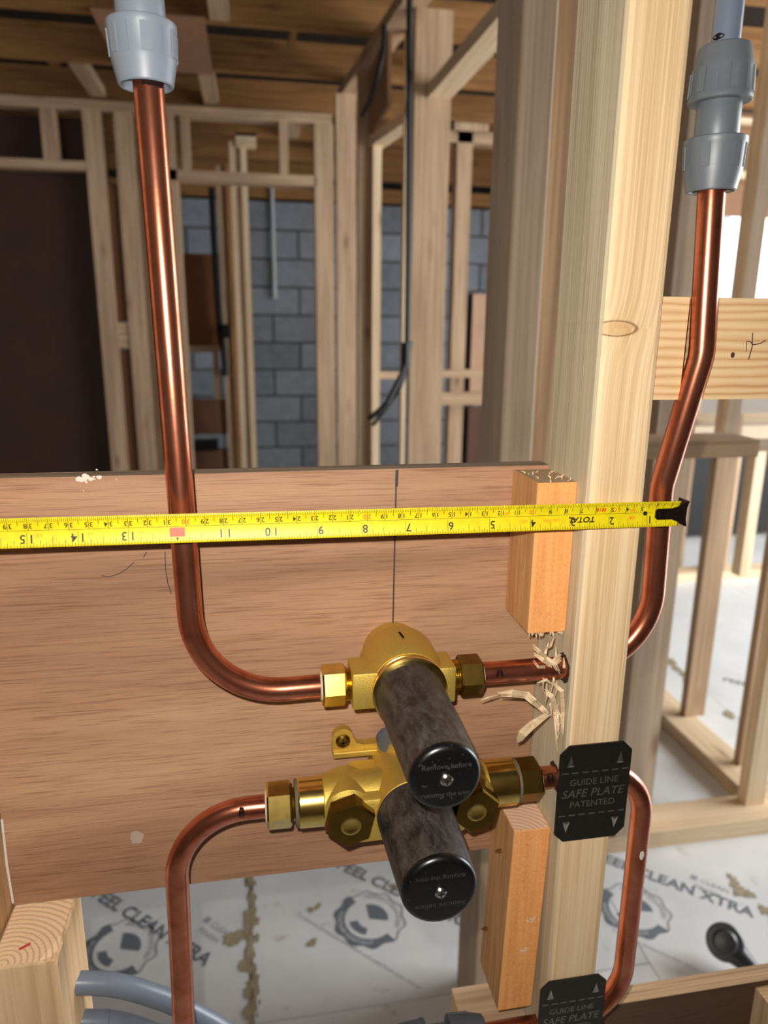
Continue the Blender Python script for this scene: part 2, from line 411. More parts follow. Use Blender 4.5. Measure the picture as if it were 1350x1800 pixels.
# ---- far block wall (courses of concrete blocks on a mortar core)
wr = struct('wall_rear', (0, 5.95, FZ)); WY = 5.90
sbox('mortar_core', (-3.4, WY+0.008, FZ), (3.6, WY+0.1, FZ+2.25), plain('mortar_dark', (74, 72, 66), 0.95), wr)
bm = nb(); box(bm, (-0.2165, 0, 0), (0.2165, 0.09, 0.209), bevel=0.004); bmp = bmesh.new()
first = None; half = None
for c in range(10):
    z = FZ+0.012+c*0.225
    x = -1.6 + (0.225 if c % 2 else 0.0) - 0.08
    while x < 3.4:
        if first is None:
            for v in bm.verts: v.co += Vector((x, WY, z))
            first = obj('block', bm, concrete(), wr); o = first
        else:
            o = first.copy(); COL.objects.link(o); o.parent = wr
        o.location = Vector((x, WY+0.045+random.uniform(-.003, .003), z+0.1045)) - ORI[wr.name]
        x += 0.45
beam('wall_plate', (-3.4, WY-0.02, FZ+2.27), (3.6, WY+0.08, FZ+2.37), 'x', 'brown', wr)
sbox('gap_backing', (-3.4, WY+0.12, FZ), (3.6, WY+0.14, FZ+2.7), plain('backing_dark', (40, 34, 30), .9), wr)  # added dark backing; hides the sky so the gap over the blocks reads black
# left gable wall; walls around the camera are unseen, added to block daylight
wl = struct('wall_left', (-3.45, 2, FZ)); sbox('panel', (-3.5, -3.2, FZ), (-3.4, 6.1, FZ+2.42), plain('sheathing_brown', (104, 72, 46), 0.8, mott=0.15, scale=5), wl)
SHB = plain('shade_wall_brown', (84, 64, 46), .8)  # kept dark to cut bounced light around the camera
wfb = struct('shade_wall_front', (0, -1.6, FZ)); sbox('panel', (-1.9, -1.7, FZ), (2.4, -1.6, FZ+2.42), SHB, wfb)
wfl = struct('shade_wall_left', (-1.85, -0.8, FZ)); sbox('panel', (-1.9, -1.6, FZ), (-1.8, -0.0, FZ+2.42), SHB, wfl)
wfr = struct('shade_wall_right', (2.35, -0.8, FZ)); sbox('panel', (2.3, -1.6, FZ), (2.4, -0.0, FZ+2.42), SHB, wfr)
# ---- back partition with the door opening
wb = struct('wall_back', (0, 4.0, FZ)); BY = 3.95
def px_stud(u0, u1, v, y, dep, z0, z1, parent, tint='room', name='stud'):
    x0 = at(u0, v, y).x; x1 = at(u1, v, y).x
    return beam(name, (x0, y, FZ+z0), (x1, y+dep, FZ+z1), 'z', tint, parent)
beam('top_plate', (-3.39, BY, FZ+2.355), (0.42, BY+0.095, FZ+2.405), 'x', 'room', wb)
beam('header', (-1.9, BY, FZ+2.06), (-0.90, BY+0.095, FZ+2.105), 'x', 'room', wb)
beam('header', (-0.55, BY, FZ+2.03), (0.33, BY+0.095, FZ+2.085), 'x', 'room', wb)
px_stud(152, 184, 300, BY, 0.095, 0, 2.355, wb); px_stud(206, 236, 300, BY, 0.095, 0, 2.355, wb)
px_stud(232, 292, 300, BY+0.12, 0.095, 0, 2.355, wb)
px_stud(300, 322, 500, BY, 0.095, 0, 2.355, wb)
px_stud(556, 588, 500, BY, 0.095, 0, 2.355, wb)
px_stud(72, 97, 230, BY, 0.095, 2.105, 2.355, wb, name='short_stud'); px_stud(318, 332, 240, BY, 0.095, 2.085, 2.355, wb, name='short_stud'); px_stud(491, 506, 240, BY, 0.095, 2.085, 2.355, wb, name='short_stud')
x0, x1 = at(184, 300, BY).x, at(206, 300, BY).x
sbox('infill_panel', (x0-0.01, BY+0.03, FZ+1.28), (x1+0.03, BY+0.045, FZ+2.0), plain('ply_far_brown', (112, 74, 46), 0.7, mott=0.1, scale=10), wb)
sbox('infill_panel', (x0-0.01, BY+0.03, FZ+0.3), (x1+0.03, BY+0.045, FZ+1.12), plain('ply_far_brown', (112, 74, 46)), wb)
beam('noggin', (x0-0.01, BY+0.01, FZ+1.13), (x1+0.03, BY+0.08, FZ+1.27), 'x', 'room', wb)
beam('stud', (-1.95, BY, FZ), (-1.87, BY+0.095, FZ+2.355), 'z', 'room', wb)
# dark door leaf / sheet filling the left opening
dl = thing('plywood_sheet', 'dark brown plywood sheet closing the doorway at far left', 'plywood sheet', (-1.4, BY+0.13, FZ))
sbox('sheet', (-1.98, BY+0.12, FZ), (-0.86, BY+0.138, FZ+2.34), plain('dark_sheet', (62, 34, 20), 0.6, mott=0.2, scale=5), dl)
sbox('edge_lipping', (-0.86, BY+0.118, FZ), (-0.85, BY+0.14, FZ+2.34), plain('dark_sheet_edge', (48, 28, 18), 0.7), dl)
# ---- second frame seen through the doorway (panels, blockwork openings, bundled posts)
wi = struct('wall_inner', (-0.3, 5.0, FZ)); IY = 4.9
px_stud(388, 404, 500, IY, 0.095, 0, 2.3, wi)
px_stud(312, 324, 500, IY, 0.095, 0, 2.3, wi)
px_stud(404, 412, 500, IY-0.03, 0.12, 0, 2.3, wi, 'brown')
x0, x1 = at(322, 500, IY).x, at(392, 500, IY).x
z1 = at(350, 445, IY).z; z2 = at(350, 618, IY).z
OCH = plain('ply_patch_orange', (134, 86, 52), 0.7, mott=0.1, scale=8)
sbox('infill_panel', (x0, IY+0.04, z2), (x1-0.02, IY+0.055, z1), OCH, wi)
sbox('infill_panel', (x0, IY+0.04, at(350, 765, IY).z), (x1-0.0, IY+0.055, at(350, 702, IY).z), plain('ply_patch_pink', (148, 106, 82), 0.7, mott=0.08, scale=8), wi)
sbox('infill_panel', (x0, IY+0.04, at(350, 830, IY).z-0.3), (x1-0.0, IY+0.055, at(350, 792, IY).z), plain('ply_patch_pink', (148, 106, 82)), wi)
beam('noggin', (x0, IY, z2-0.005), (x1, IY+0.095, z2+0.04), 'x', 'room', wi)
px_stud(376, 386, 660, IY, 0.05, at(380, 702, IY).z-FZ, z2-FZ, wi, 'room', 'short_stud')
# bundled long posts standing in the doorway
grp = 'loose timber posts standing in the far doorway'
for k, (a, b, yy, tn, lb) in enumerate(((412, 422, 4.62, 'pale', 'left of three bright timber posts bundled in far doorway'), (423, 431, 4.66, 'grey_room', 'middle greyer post of bundle in far doorway'), (431, 441, 4.62, 'pale', 'right of three bright timber posts bundled in far doorway, beside blockwork'))):
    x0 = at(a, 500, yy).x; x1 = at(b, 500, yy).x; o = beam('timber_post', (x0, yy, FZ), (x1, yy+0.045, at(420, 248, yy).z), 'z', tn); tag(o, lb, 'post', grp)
x0 = at(414, 240, 4.6).x; x1 = at(450, 240, 4.6).x
o = sbox('pale_board_offcut', (x0, 4.60, at(430, 258, 4.6).z), (x1, 4.66, at(430, 234, 4.6).z), pine('x', 'pale')); tag(o, 'pale board offcut capping the bundled posts in far doorway', 'offcut')
# ---- partition running away from the camera
wm = struct('wall_middle', (0.55, 2.6, FZ))
def wx(y): return 0.425 + 0.105*(3.6-y)/1.0*0.62
def quadbeam(name, p, q, h, wdt, tint, parent, axis='y'):     # horizontal member from p to q (left bottom edge), width to +x
    bm = nb(); pts = [Vector(p), Vector(p)+Vector((wdt, 0, 0)), Vector(p)+Vector((wdt, 0, h)), Vector(p)+Vector((0, 0, h))]
    prism(bm, pts, Vector(q)-Vector(p)); return obj(name, bm, [pine(axis, tint)], parent)
quadbeam('top_plate', (0.405, 3.60, FZ+2.37), (0.60, 1.2, FZ+2.37), 0.047, 0.095, 'room', wm)
quadbeam('header', (0.485, 3.20, FZ+2.06), (0.60, 2.55, FZ+2.06), 0.047, 0.07, 'pale', wm)
quadbeam('header', (0.61, 2.45, FZ+2.08), (0.655, 1.0, FZ+2.08), 0.047, 0.085, 'pale', wm)
px_stud(593, 626, 500, 3.45, 0.047, 0, 2.37, wm); px_stud(630, 656, 500, 3.12, 0.047, 0, 2.37, wm); px_stud(655, 669, 500, 3.08, 0.04, 0, 2.06, wm, 'pale', 'jamb')
px_stud(708, 716, 500, 2.62, 0.04, 0, 2.37, wm, 'pale', 'jamb'); px_stud(723, 783, 500, 2.42, 0.047, 0, 2.37, wm)
beam('noggin', (at(668, 655, 3.1).x, 3.1, at(690, 666, 3.1).z), (at(708, 655, 3.1).x, 3.147, at(690, 654, 3.1).z), 'x', 'room', wm)
bx = at(625, 60, 2.9); sbox('infill_panel', (0.50, 2.65, FZ+2.107), (0.515, 3.15, FZ+2.37), plain('ply_far_tan', (150, 112, 78), 0.7, mott=0.08, scale=8), wm)
# further studs right of it
wmr = struct('wall_middle_right', (1.2, 4.0, FZ))
px_stud(797, 822, 500, 3.95, 0.095, 0, 2.355, wmr); px_stud(560+240, 860, 200, 3.95, 0.095, 2.355, 2.405, wmr, name='top_plate')
beam('top_plate', (0.95, 3.95, FZ+2.30), (3.2, 4.045, FZ+2.36), 'x', 'room', wmr)
for v in ((650, 664), (690, 712)):
    beam('noggin', (at(760, v[0], 3.7).x, 3.7, at(800, v[1], 3.7).z), (at(900, v[0], 3.7).x, 3.745, at(800, v[0], 3.7).z), 'x', 'room', wmr)
px_stud(1000, 1026, 500, 3.95, 0.095, 0, 2.3, wmr)
sbox('infill_panel', (at(829, 600, 4.4).x, 4.4, at(840, 692, 4.4).z), (at(900, 600, 4.4).x, 4.415, at(840, 517, 4.4).z), plain('ply_far_pink', (204, 164, 136), 0.7, mott=0.06, scale=8), wmr)
sbox('dark_lining', (at(815, 600, 4.5).x, 4.45, FZ), (at(832, 600, 4.5).x, 4.5, at(840, 515, 4.4).z), plain('dark_lining', (46, 42, 40), 0.8), wmr)
sbox('infill_panel', (at(829, 600, 4.4).x, 4.4, FZ), (at(900, 600, 4.4).x, 4.415, at(840, 715, 4.4).z), plain('ply_far_deep', (104, 70, 50), 0.7, mott=0.08, scale=8), wmr)
# near double stud right of the doorway view
wn = struct('wall_near', (0.35, 0.55, FZ))
x0 = at(895, 500, 0.50).x
beam('stud', (x0, 0.50, FZ), (x0+0.047, 0.60, FZ+2.37), 'z', 'grey_room', wn, bevel=0.003)
beam('stud', (x0+0.055, 0.56, FZ), (x0+0.10, 0.655, FZ+2.37), 'z', 'room', wn, bevel=0.003)
beam('noggin', (x0+0.10, 0.58, at(950, 812, .58).z), (0.75, 0.66, at(950, 780, .58).z), 'x', 'room', wn)
# ---- right hand frames
wq = struct('wall_right', (1.0, 1.0, FZ))
beam('bottom_plate', (0.50, 0.93, FZ), (1.75, 1.03, FZ+0.045), 'x', 'pale', wq)
beam('stud', (0.775, 0.93, FZ+0.045), (0.835, 1.03, FZ+2.37), 'z', 'grey_room', wq)
beam('stud', (0.838, 0.95, FZ+0.045), (0.876, 1.03, FZ+2.37), 'z', 'grey_room', wq)
beam('stud', (at(1310, 480, 1.0).x, 1.0, FZ+1.0), (at(1334, 480, 1.0).x, 1.04, FZ+2.37), 'z', 'grey_room', wq)
beam('bottom_plate', (1.21, 1.03, FZ), (1.31, 2.75, FZ+0.045), 'y', 'pale', wq)
beam('stud', (at(1313, 1400, .985).x, 0.985, FZ+0.045), (at(1345, 1400, .985).x, 1.02, FZ+1.0), 'z', 'pale', wq)
beam('stud', (at(1298, 1350, 1.15).x, 1.15, FZ+0.045), (at(1318, 1350, 1.15).x, 1.175, FZ+1.0), 'z', 'room', wq)
beam('stud', (at(1203, 1270, 1.42).x, 1.42, FZ+0.045), (at(1236, 1270, 1.42).x, 1.45, FZ+1.02), 'z', 'room', wq)
beam('noggin', (1.0, 1.0, FZ+0.985), (1.75, 1.09, FZ+1.0), 'x', 'grey_room', wq)
wp = struct('wall_right_far', (2.3, 2.75, FZ))
z0 = at(1270, 783, 2.2).z; z1 = at(1270, 749, 2.2).z
beam('sill_rail', (at(1130, 760, 2.2).x, 2.2, z0), (at(1400, 760, 2.2).x, 2.3, z1), 'x', 'grey_room', wp)
beam('bottom_plate', (1.2, 2.72, FZ), (4.0, 2.82, FZ+0.045), 'x', 'pale', wp)
beam('stud', (at(1272, 900, 2.72).x, 2.72, FZ+0.045), (at(1291, 900, 2.72).x, 2.8, z0-0.0), 'z', 'room', wp)
beam('stud', (at(1295, 880, 2.3).x+.02, 2.24, z0-0.6), (at(1312, 880, 2.3).x+.02, 2.3, z0), 'z', 'pale', wp)
beam('ledge_board', (at(1200, 735, 2.6).x, 2.4, at(1270, 740, 2.6).z), (at(1400, 735, 2.6).x, 2.8, at(1270, 735, 2.6).z), 'x', 'pale', wp)
beam('stud', (at(1215, 600, 2.9).x, 2.85, FZ), (at(1235, 600, 2.9).x, 2.95, FZ+2.37), 'z', 'room', wp)
for (a, b) in ((70, 82), (205, 215), (300, 312)):
    pz = at(1290, b, 3.4).z; pt = at(1290, a, 3.4).z
    beam('batten', (at(1180, a, 3.4).x, 3.4, pz), (at(1400, a, 3.4).x, 3.45, pt), 'x', 'pale', wp)
sbox('infill_panel', (at(1180, 90, 3.5).x, 3.5, at(1290, 380, 3.5).z), (at(1400, 90, 3.5).x, 3.52, CH), plain('ply_far_brown2', (136, 96, 62), 0.7, mott=0.1, scale=8), wp)
sbox('dark_panel', (at(1190, 880, 3.4).x, 3.4, FZ+0.03), (at(1420, 880, 3.4).x, 3.45, at(1280, 740, 3.4).z), plain('dark_panel', (20, 19, 19), 0.7, mott=0.3, scale=6), wp)  # near-black panel behind and below the sill rail
# window in the right hand outer wall
wd = struct('window_1', (3.2, 4.4, FZ+1.4))
WH = plain('upvc_white', (224, 228, 232), 0.35)
xa, xb = at(1252, 430, 4.5).x, at(1420, 430, 4.5).x; za, zb = at(1280, 640, 4.5).z, at(1280, 352, 4.5).z
for lo, hi in (((xa, 4.45, za), (xa+0.09, 4.52, zb)), ((xb, 4.45, za), (xb+0.07, 4.52, zb)), ((xa, 4.45, za-0.07), (xb+.07, 4.52, za)), ((xa, 4.45, zb), (xb+.07, 4.52, zb+0.1)), ((at(1301, 430, 4.5).x, 4.45, za), (at(1329, 430, 4.5).x, 4.52, zb))):
    sbox('window_frame', lo, hi, WH, wd, bevel=0.006)
t = NT('window_glass'); t.col((1, 1, 1)); t.b.inputs['Transmission Weight'].default_value = 1.0; t.rough(0.0); t.b.inputs['IOR'].default_value = 1.02
sbox('pane', (xa+0.09, 4.48, za), (at(1301, 430, 4.5).x, 4.486, zb), t.m, wd)
sbox('pane', (at(1329, 430, 4.5).x, 4.48, za), (xb, 4.486, zb), t.m, wd)
wrf = struct('wall_window', (3, 4.5, FZ))
PB = plain('wall_board_grey', (150, 140, 128), 0.85, mott=0.05, scale=6)
sbox('panel', (1.9+0.3, 4.45, zb+0.1), (5.5, 4.55, FZ+2.42), PB, wrf); sbox('panel', (xa-0.45, 4.45, FZ), (5.5, 4.55, za-0.07), PB, wrf)
sbox('panel', (xa-0.45, 4.45, za-0.07), (xa, 4.55, zb+0.1), PB, wrf)
# conduit and cables in the distance
bm = nb(); p = at(478, 340, WY-0.05); q = at(485, 525, WY-0.05); tube(bm, [(p.x, p.y, p.z+.15), p, (p.x, q.y, q.z)], 0.016, 10)
tag(obj('conduit', bm, plain('conduit_white', (186, 190, 194), 0.5)), 'white plastic conduit dropping down the far block wall', 'conduit')
CB = plain('cable_black', (22, 20, 20), 0.5)
bm = nb(); P = [at(720, -20, 2.3), at(719, 200, 2.3), at(718, 450, 2.3), at(716, 600, 2.3), at(708, 655, 2.28), at(680, 710, 2.25), at(648, 738, 2.25)]
tube(bm, fillet(P, 0.05), 0.011, 10); tube(bm, fillet([at(716, 600, 2.3)+Vector((.012, 0, 0)), at(714, 650, 2.28), at(700, 690, 2.27), at(655, 748, 2.26)], 0.05), 0.008, 10)
tube(bm, [at(714, 602, 2.29), at(713, 645, 2.29)], 0.018, 10)
tag(obj('cable_bundle', bm, CB), 'black cable bundle hanging beside tall mid post, ends bent left', 'cable')
bm = nb(); P = [at(676, 45, 2.6), at(674, 90, 2.6), at(665, 130, 2.6), at(652, 175, 2.7), at(637, 205, 2.75)]; tube(bm, fillet(P, 0.1), 0.010, 8)
tag(obj('cable', bm, CB), 'short black cable looped near the ceiling in dividing partition', 'cable')
bm = nb(); P = [at(372, 330, 4.85), at(376, 420, 4.85), at(386, 560, 4.85), at(392, 600, 4.85), at(396, 660, 4.85)]; tube(bm, fillet(P, 0.3), 0.022, 8)
tag(obj('drop_cable', bm, CB), 'dark cable dropping beside brown panel seen through far doorway', 'cable')
bm = nb(); a = at(388, 570, 4.84); b = at(406, 594, 4.84); box(bm, (a.x, 4.80, b.z), (b.x, 4.85, a.z), bevel=0.006)
tag(obj('socket_box', bm, CB), 'small black back box fixed to stud in far doorway', 'back box')
bm = nb(); a = at(340, 774, 4.9); b = at(384, 791, 4.9); box(bm, (a.x, 4.86, b.z), (b.x, 4.98, a.z), bevel=0.006)  # added black box paints the shade of the slot between the panels
tag(obj('dark_slot', bm, CB), 'black box put in as the dark slot between pink panels in far doorway', 'box')
# ================================================================== FOREGROUND
# ---- plywood pattress
PX0, PX1, PZ0, PZ1, PT = -0.2405, 0.1378, -0.2887, 0.0173, 0.0157
ply = thing('plywood_board', 'reddish brown plywood board behind the brass shower valves', 'plywood board', ((PX0+PX1)/2, 0.005, PZ0))
bm = nb(); box(bm, (PX0, 0, PZ0), (PX1, PT, PZ1), bevel=0.0006)
for f in bm.faces: f.material_index = 0 if abs(f.normal.y) > 0.9 else 1
t = NT('plywood_edge'); v = t.obj(False)
st = t.noise(t.n('ShaderNodeMapping', i_Vector=v, i_Scale=(6, 420, 420)).outputs[0], 1, 3)
t.col(t.ramp(st, [(0.35, srgb(108, 92, 76)), (0.65, srgb(166, 142, 114))])); t.rough(0.9); PEDGE = t.m
obj('face_board', bm, [plywood(), PEDGE], ply)
def strip(bm, pts, wd, nrm=Vector((0, -1, 0))):
    pts = [Vector(p) for p in pts]; L = []; Rr = []
    for i, p in enumerate(pts):
        t_ = (pts[min(i+1, len(pts)-1)] - pts[max(i-1, 0)]).normalized(); s = t_.cross(nrm)*wd/2
        L.append(bm.verts.new(p+s)); Rr.append(bm.verts.new(p-s))
    for i in range(len(pts)-1): bm.faces.new((L[i], L[i+1], Rr[i+1], Rr[i]))
GR = plain('pencil_graphite', (62, 56, 54), 0.5)
bm = nb(); strip(bm, [at(697, 826, -.0003), at(694, 950, -.0003), at(690, 1130, -.0003)], 0.0011); strip(bm, [at(698, 826, -.0004), at(697, 855, -.0004)], 0.0020)
obj('pencil_line', bm, GR, ply, label='dark vertical pencil line')
bm = nb(); strip(bm, [at(*q, -.0003) for q in ((178, 1012), (192, 1014), (208, 1009), (222, 1001), (236, 988))], 0.0005)
strip(bm, [at(*q, -.0003) for q in ((290, 970), (291, 1000), (295, 1025), (301, 1044))], 0.0006); strip(bm, [at(*q, -.0003) for q in ((252, 980), (258, 970))], 0.0006)
obj('pencil_scribble', bm, GR, ply)
PLS = plain('plaster_white', (222, 214, 200), 0.9)
def splash(bm, c, n, spread, r, nrm_y=-0.0004):
    for k in range(n):
        cx = c.x+random.gauss(0, spread); cz = c.z+random.gauss(0, spread*0.5); rr = r*random.uniform(.3, 1)
        vs = [bm.verts.new((cx+rr*random.uniform(.4, 1)*math.cos(a*PI/4), c.y+nrm_y-k*2.5e-5, cz+rr*random.uniform(.3, .8)*math.sin(a*PI/4))) for a in range(8)]
        bm.faces.new(vs)
bm = nb(); splash(bm, at(155, 840, 0), 16, 0.0035, 0.0028); splash(bm, at(165, 842, 0), 8, 0.008, 0.001); obj('plaster_splash', bm, PLS, ply, label='white plaster splash on top edge')
bm = nb(); c = at(240, 1472, 0); vs = [bm.verts.new((c.x+0.0055*random.uniform(.7, 1.1)*math.cos(a*PI/7), -0.0003, c.z+0.0052*random.uniform(.7, 1.1)*math.sin(a*PI/7))) for a in range(14)]; bm.faces.new(vs)
obj('plaster_splash', bm, plain('plaster_smear', (182, 158, 140), 0.8), ply, label='pale grey plaster dab')
bm = nb(); strip(bm, [at(*q, -.0006) for q in ((3, 1440), (12, 1520), (23, 1588))], .0016); obj('sealant_bead', bm, PLS, ply, label='thin white line at left end')
# ---- main stud
SX0, SX1, SY0, SY1 = 0.1381, 0.1761, -0.0607, 0.008
t = NT('stud_pine'); v = t.obj(False)
mp = t.n('ShaderNodeMapping', i_Vector=v, i_Scale=(800, 800, 6)).outputs[0]
kz = 0.1085+1.143; kx = 0.0
sep = t.n('ShaderNodeSeparateXYZ', i_Vector=v)
dz = t.math('SUBTRACT', sep.outputs[2], kz); dxk = t.math('ADD', sep.outputs[0], 0.010)
kd = t.math('SQRT', t.math('ADD', t.math('POWER', t.math('MULTIPLY', dz, 170.0), 2.0), t.math('POWER', t.math('MULTIPLY', dxk, 58.0), 2.0)))
face = t.math('GREATER_THAN', t.n('ShaderNodeSeparateXYZ', i_Vector=t.n('ShaderNodeNewGeometry').outputs['Normal']).outputs[0], -0.6)
bend = t.math('MULTIPLY', t.math('POWER', 2.718, t.math('MULTIPLY', kd, -0.45)), t.math('MULTIPLY', t.math('MULTIPLY', t.math('SIGN', dz), 0.9), face))
mp2 = t.vmath('ADD', mp, t.n('ShaderNodeCombineXYZ', i_0=t.math('MULTIPLY', bend, 6.0), i_1=0.0, i_2=bend).outputs[0])
g = t.noise(mp2, 1.0, 3, 0.6, 0.25); b2 = t.noise(t.n('ShaderNodeMapping', i_Vector=v, i_Scale=(50, 50, 2)).outputs[0], 1, 3, .5, .5)
f = t.math('ADD', t.math('MULTIPLY', g, 0.55), t.math('MULTIPLY', b2, 0.45))
c = t.ramp(f, [(0.34, srgb(204, 170, 126)), (0.5, srgb(228, 198, 156)), (0.68, srgb(240, 216, 178))])
ringm = t.ramp(kd, [(0.62, (0, 0, 0)), (0.72, (1, 1, 1)), (0.84, (0, 0, 0))])
core = t.ramp(kd, [(0.55, (1, 1, 1)), (1.6, (0, 0, 0))])
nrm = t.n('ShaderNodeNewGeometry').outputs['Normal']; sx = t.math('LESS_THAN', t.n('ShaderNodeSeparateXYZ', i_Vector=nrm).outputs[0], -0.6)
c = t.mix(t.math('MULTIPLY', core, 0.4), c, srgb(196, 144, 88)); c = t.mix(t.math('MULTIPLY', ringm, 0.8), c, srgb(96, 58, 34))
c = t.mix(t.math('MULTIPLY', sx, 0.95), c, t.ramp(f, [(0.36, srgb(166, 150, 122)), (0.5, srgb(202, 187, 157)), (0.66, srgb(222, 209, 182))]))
t.col(c); t.rough(0.7); t.b.inputs['Specular IOR Level'].default_value = 0.25; t.bump(f, 0.35, 0.0009); STUDM = t.m
bm = nb(); box(bm, (SX0, SY0, FZ+0.0), (SX1, SY1, FZ+2.42), ends=2, bevel=0.0038)
mstud = thing('timber_stud', 'pale pine stud right of the plywood carrying the dark safe plates', 'stud', ((SX0+SX1)/2, (SY0+SY1)/2, FZ))
o = mstud_timber = obj('stud_timber', bm, [STUDM, endgrain()], mstud)
# put the object origin at the base of the stud so the knot stays on the timber
for vtx in o.data.vertices: vtx.co += o.location
o.location = (0, 0, 0)
SPL = pine('x', 'pale', 2.0)
def sliver(pts, wd, th, name='splinter', parent=mstud):
    bm = nb(); pts = [Vector(p) for p in pts]; n = len(pts)
    m = 5 if wd > .004 else (4 if wd > .0017 else 1)
    for q in range(m):
        off = (q-(m-1)/2)/m*wd; sw = wd/m*1.25; e0, e1 = random.uniform(-.12, .1), random.uniform(-.1, .14); ring = []
        for i, p in enumerate(pts):
            t_ = (pts[min(i+1, n-1)]-pts[max(i-1, 0)]).normalized(); s = t_.cross(Vector((0, -1, 0))).normalized()
            p = p.copy()
            if i == 0: p += (pts[1]-p)*e0
            if i == n-1: p += (pts[-2]-p)*e1
            k = sw*(1 - 0.8*abs(2*i/(n-1)-1)**2.5)/2*random.uniform(.7, 1.2); c = p+s*(off*(1-.25*abs(2*i/(n-1)-1))+random.gauss(0, sw*.18))+Vector((0, random.gauss(0, th*.7), 0))
            ring.append([bm.verts.new(c+s*k+Vector((0, -th/2, 0))), bm.verts.new(c-s*k+Vector((0, -th/2, 0))), bm.verts.new(c-s*k+Vector((0, th/2, 0))), bm.verts.new(c+s*k+Vector((0, th/2, 0)))])
        for i in range(n-1):
            for k in range(4): bm.faces.new((ring[i][k], ring[i][(k+1) % 4], ring[i+1][(k+1) % 4], ring[i+1][k]))
        bm.faces.new(ring[0]); bm.faces.new(ring[-1][::-1])
    o = obj(name, bm, SPL, parent)
    if m > 1: o['kind'] = 'stuff'
for pts, wd in (([(937, 1136), (948, 1146), (960, 1157), (978, 1166)], .003), ([(940, 1150), (955, 1160), (972, 1170), (984, 1160)], .003), ([(938, 1162), (946, 1172), (960, 1172), (984, 1152)], .0022),
                ([(975, 1120), (968, 1135), (955, 1143)], .0014), ([(985, 1155), (975, 1168), (986, 1188)], .003), ([(876, 1219), (900, 1218), (925, 1221), (938, 1232), (950, 1242), (962, 1255)], .0052),
                ([(912, 1303), (918, 1290), (935, 1275), (964, 1255)], .0062), ([(958, 1212), (970, 1225), (978, 1250), (980, 1300)], .004), ([(972, 1200), (988, 1215), (990, 1250), (988, 1290)], .003),
                ([(842, 1230), (860, 1226), (878, 1221)], .0008), ([(945, 1200), (962, 1196), (975, 1205)], .0015)):
    sliver([at(u, v_, -0.050 - 0.006*(k % 2)) for k, (u, v_) in enumerate(pts)], wd, 0.0008)
for k in range(14):
    u, v_ = random.uniform(955, 995), random.uniform(1118, 1300); sliver([at(u, v_, -.05), at(u+random.uniform(-8, 6), v_+random.uniform(8, 22), -.052), at(u+random.uniform(-6, 6), v_+random.uniform(22, 40), -.048)], 0.0012, 0.0006)
HOLE = plain('hole_dark', (58, 40, 26), .9)
for zz in (-0.113, -0.1965):
    bm = nb(); prev = None
    for k in range(29):
        a = 2*PI*k/28; r1_ = .0098*random.uniform(.94, 1.1); q = [bm.verts.new((SX0-.0002, -0.045+rr_*math.cos(a), zz+rr_*math.sin(a))) for rr_ in (.0074, r1_)]
        if prev: bm.faces.new((prev[0], prev[1], q[1], q[0]))
        prev = q
    obj('drill_hole', bm, HOLE, mstud)
# ---- battens
def wonky(name, lo, hi, tint, label, cat, dxb=0.0, bev=0.0006):
    bm = nb(); box(bm, lo, hi, ends=2, bevel=bev)
    for v_ in bm.verts: v_.co.x += dxb*(hi[2]-v_.co.z)/(hi[2]-lo[2])
    th = thing(name, label, cat, ((lo[0]+hi[0])/2, lo[1]/2, lo[2])); 
    return th, bm
t = NT('batten_dyed'); v = t.obj(False); g = t.noise(t.n('ShaderNodeMapping', i_Vector=v, i_Scale=(260, 260, 10)).outputs[0], 1, 4, .65); n2 = t.noise(v, 700, 3)
sp = t.ramp(t.noise(v, 260, 2), [(0.70, (0, 0, 0)), (0.76, (1, 1, 1))])
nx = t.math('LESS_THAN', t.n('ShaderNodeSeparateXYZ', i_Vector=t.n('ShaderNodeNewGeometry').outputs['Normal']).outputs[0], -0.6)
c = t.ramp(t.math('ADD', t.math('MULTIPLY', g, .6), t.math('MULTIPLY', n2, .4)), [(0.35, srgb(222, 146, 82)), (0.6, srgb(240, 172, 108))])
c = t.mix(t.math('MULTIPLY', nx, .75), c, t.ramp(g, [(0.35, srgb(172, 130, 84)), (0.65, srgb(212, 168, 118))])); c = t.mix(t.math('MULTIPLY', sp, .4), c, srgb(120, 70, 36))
t.col(c); t.rough(.75); t.bump(n2, .3, .0008); t.b.inputs['Specular IOR Level'].default_value = .2; BATT = t.m
b1, bm = wonky('timber_batten', (0.1115, -0.0447, -0.087), (0.1379, -0.0002, 0.0146), 'orange', 'short orange-dyed batten above the pipe hole, crossed by the tape', 'batten', -0.0004)
obj('batten_timber', bm, [BATT, endgrain((196, 166, 130))], b1)
for k in range(16):
    p = Vector((random.uniform(.112, .137), random.uniform(-.045, -.01), 0.0146)); q = p+Vector((random.gauss(0, .002), random.gauss(0, .002), random.uniform(.001, .003))); sliver([p, (p+q)/2+Vector((.0005, 0, 0)), q], .0007, .0004, 'fibre', b1)
for k in range(24):
    p = Vector((random.uniform(.112, .137), -.0445, -0.0868)); q = p+Vector((random.gauss(0, .0008), 0.001, -random.uniform(.001, .004))); sliver([p, (p+q)/2, q], .0009, .0004, 'fibre', b1)
b2_, bm = wonky('timber_batten', (0.1105, -0.0447, -0.3978), (0.1379, -0.0002, -0.2388), 'orange', 'long orange-dyed batten under the lower valve with screw tips', 'batten', -0.0045)
obj('batten_timber', bm, [BATT, endgrain((232, 190, 158))], b2_)
BRS = plain('screw_zinc_yellow', (196, 160, 90), 0.3, 1.0)
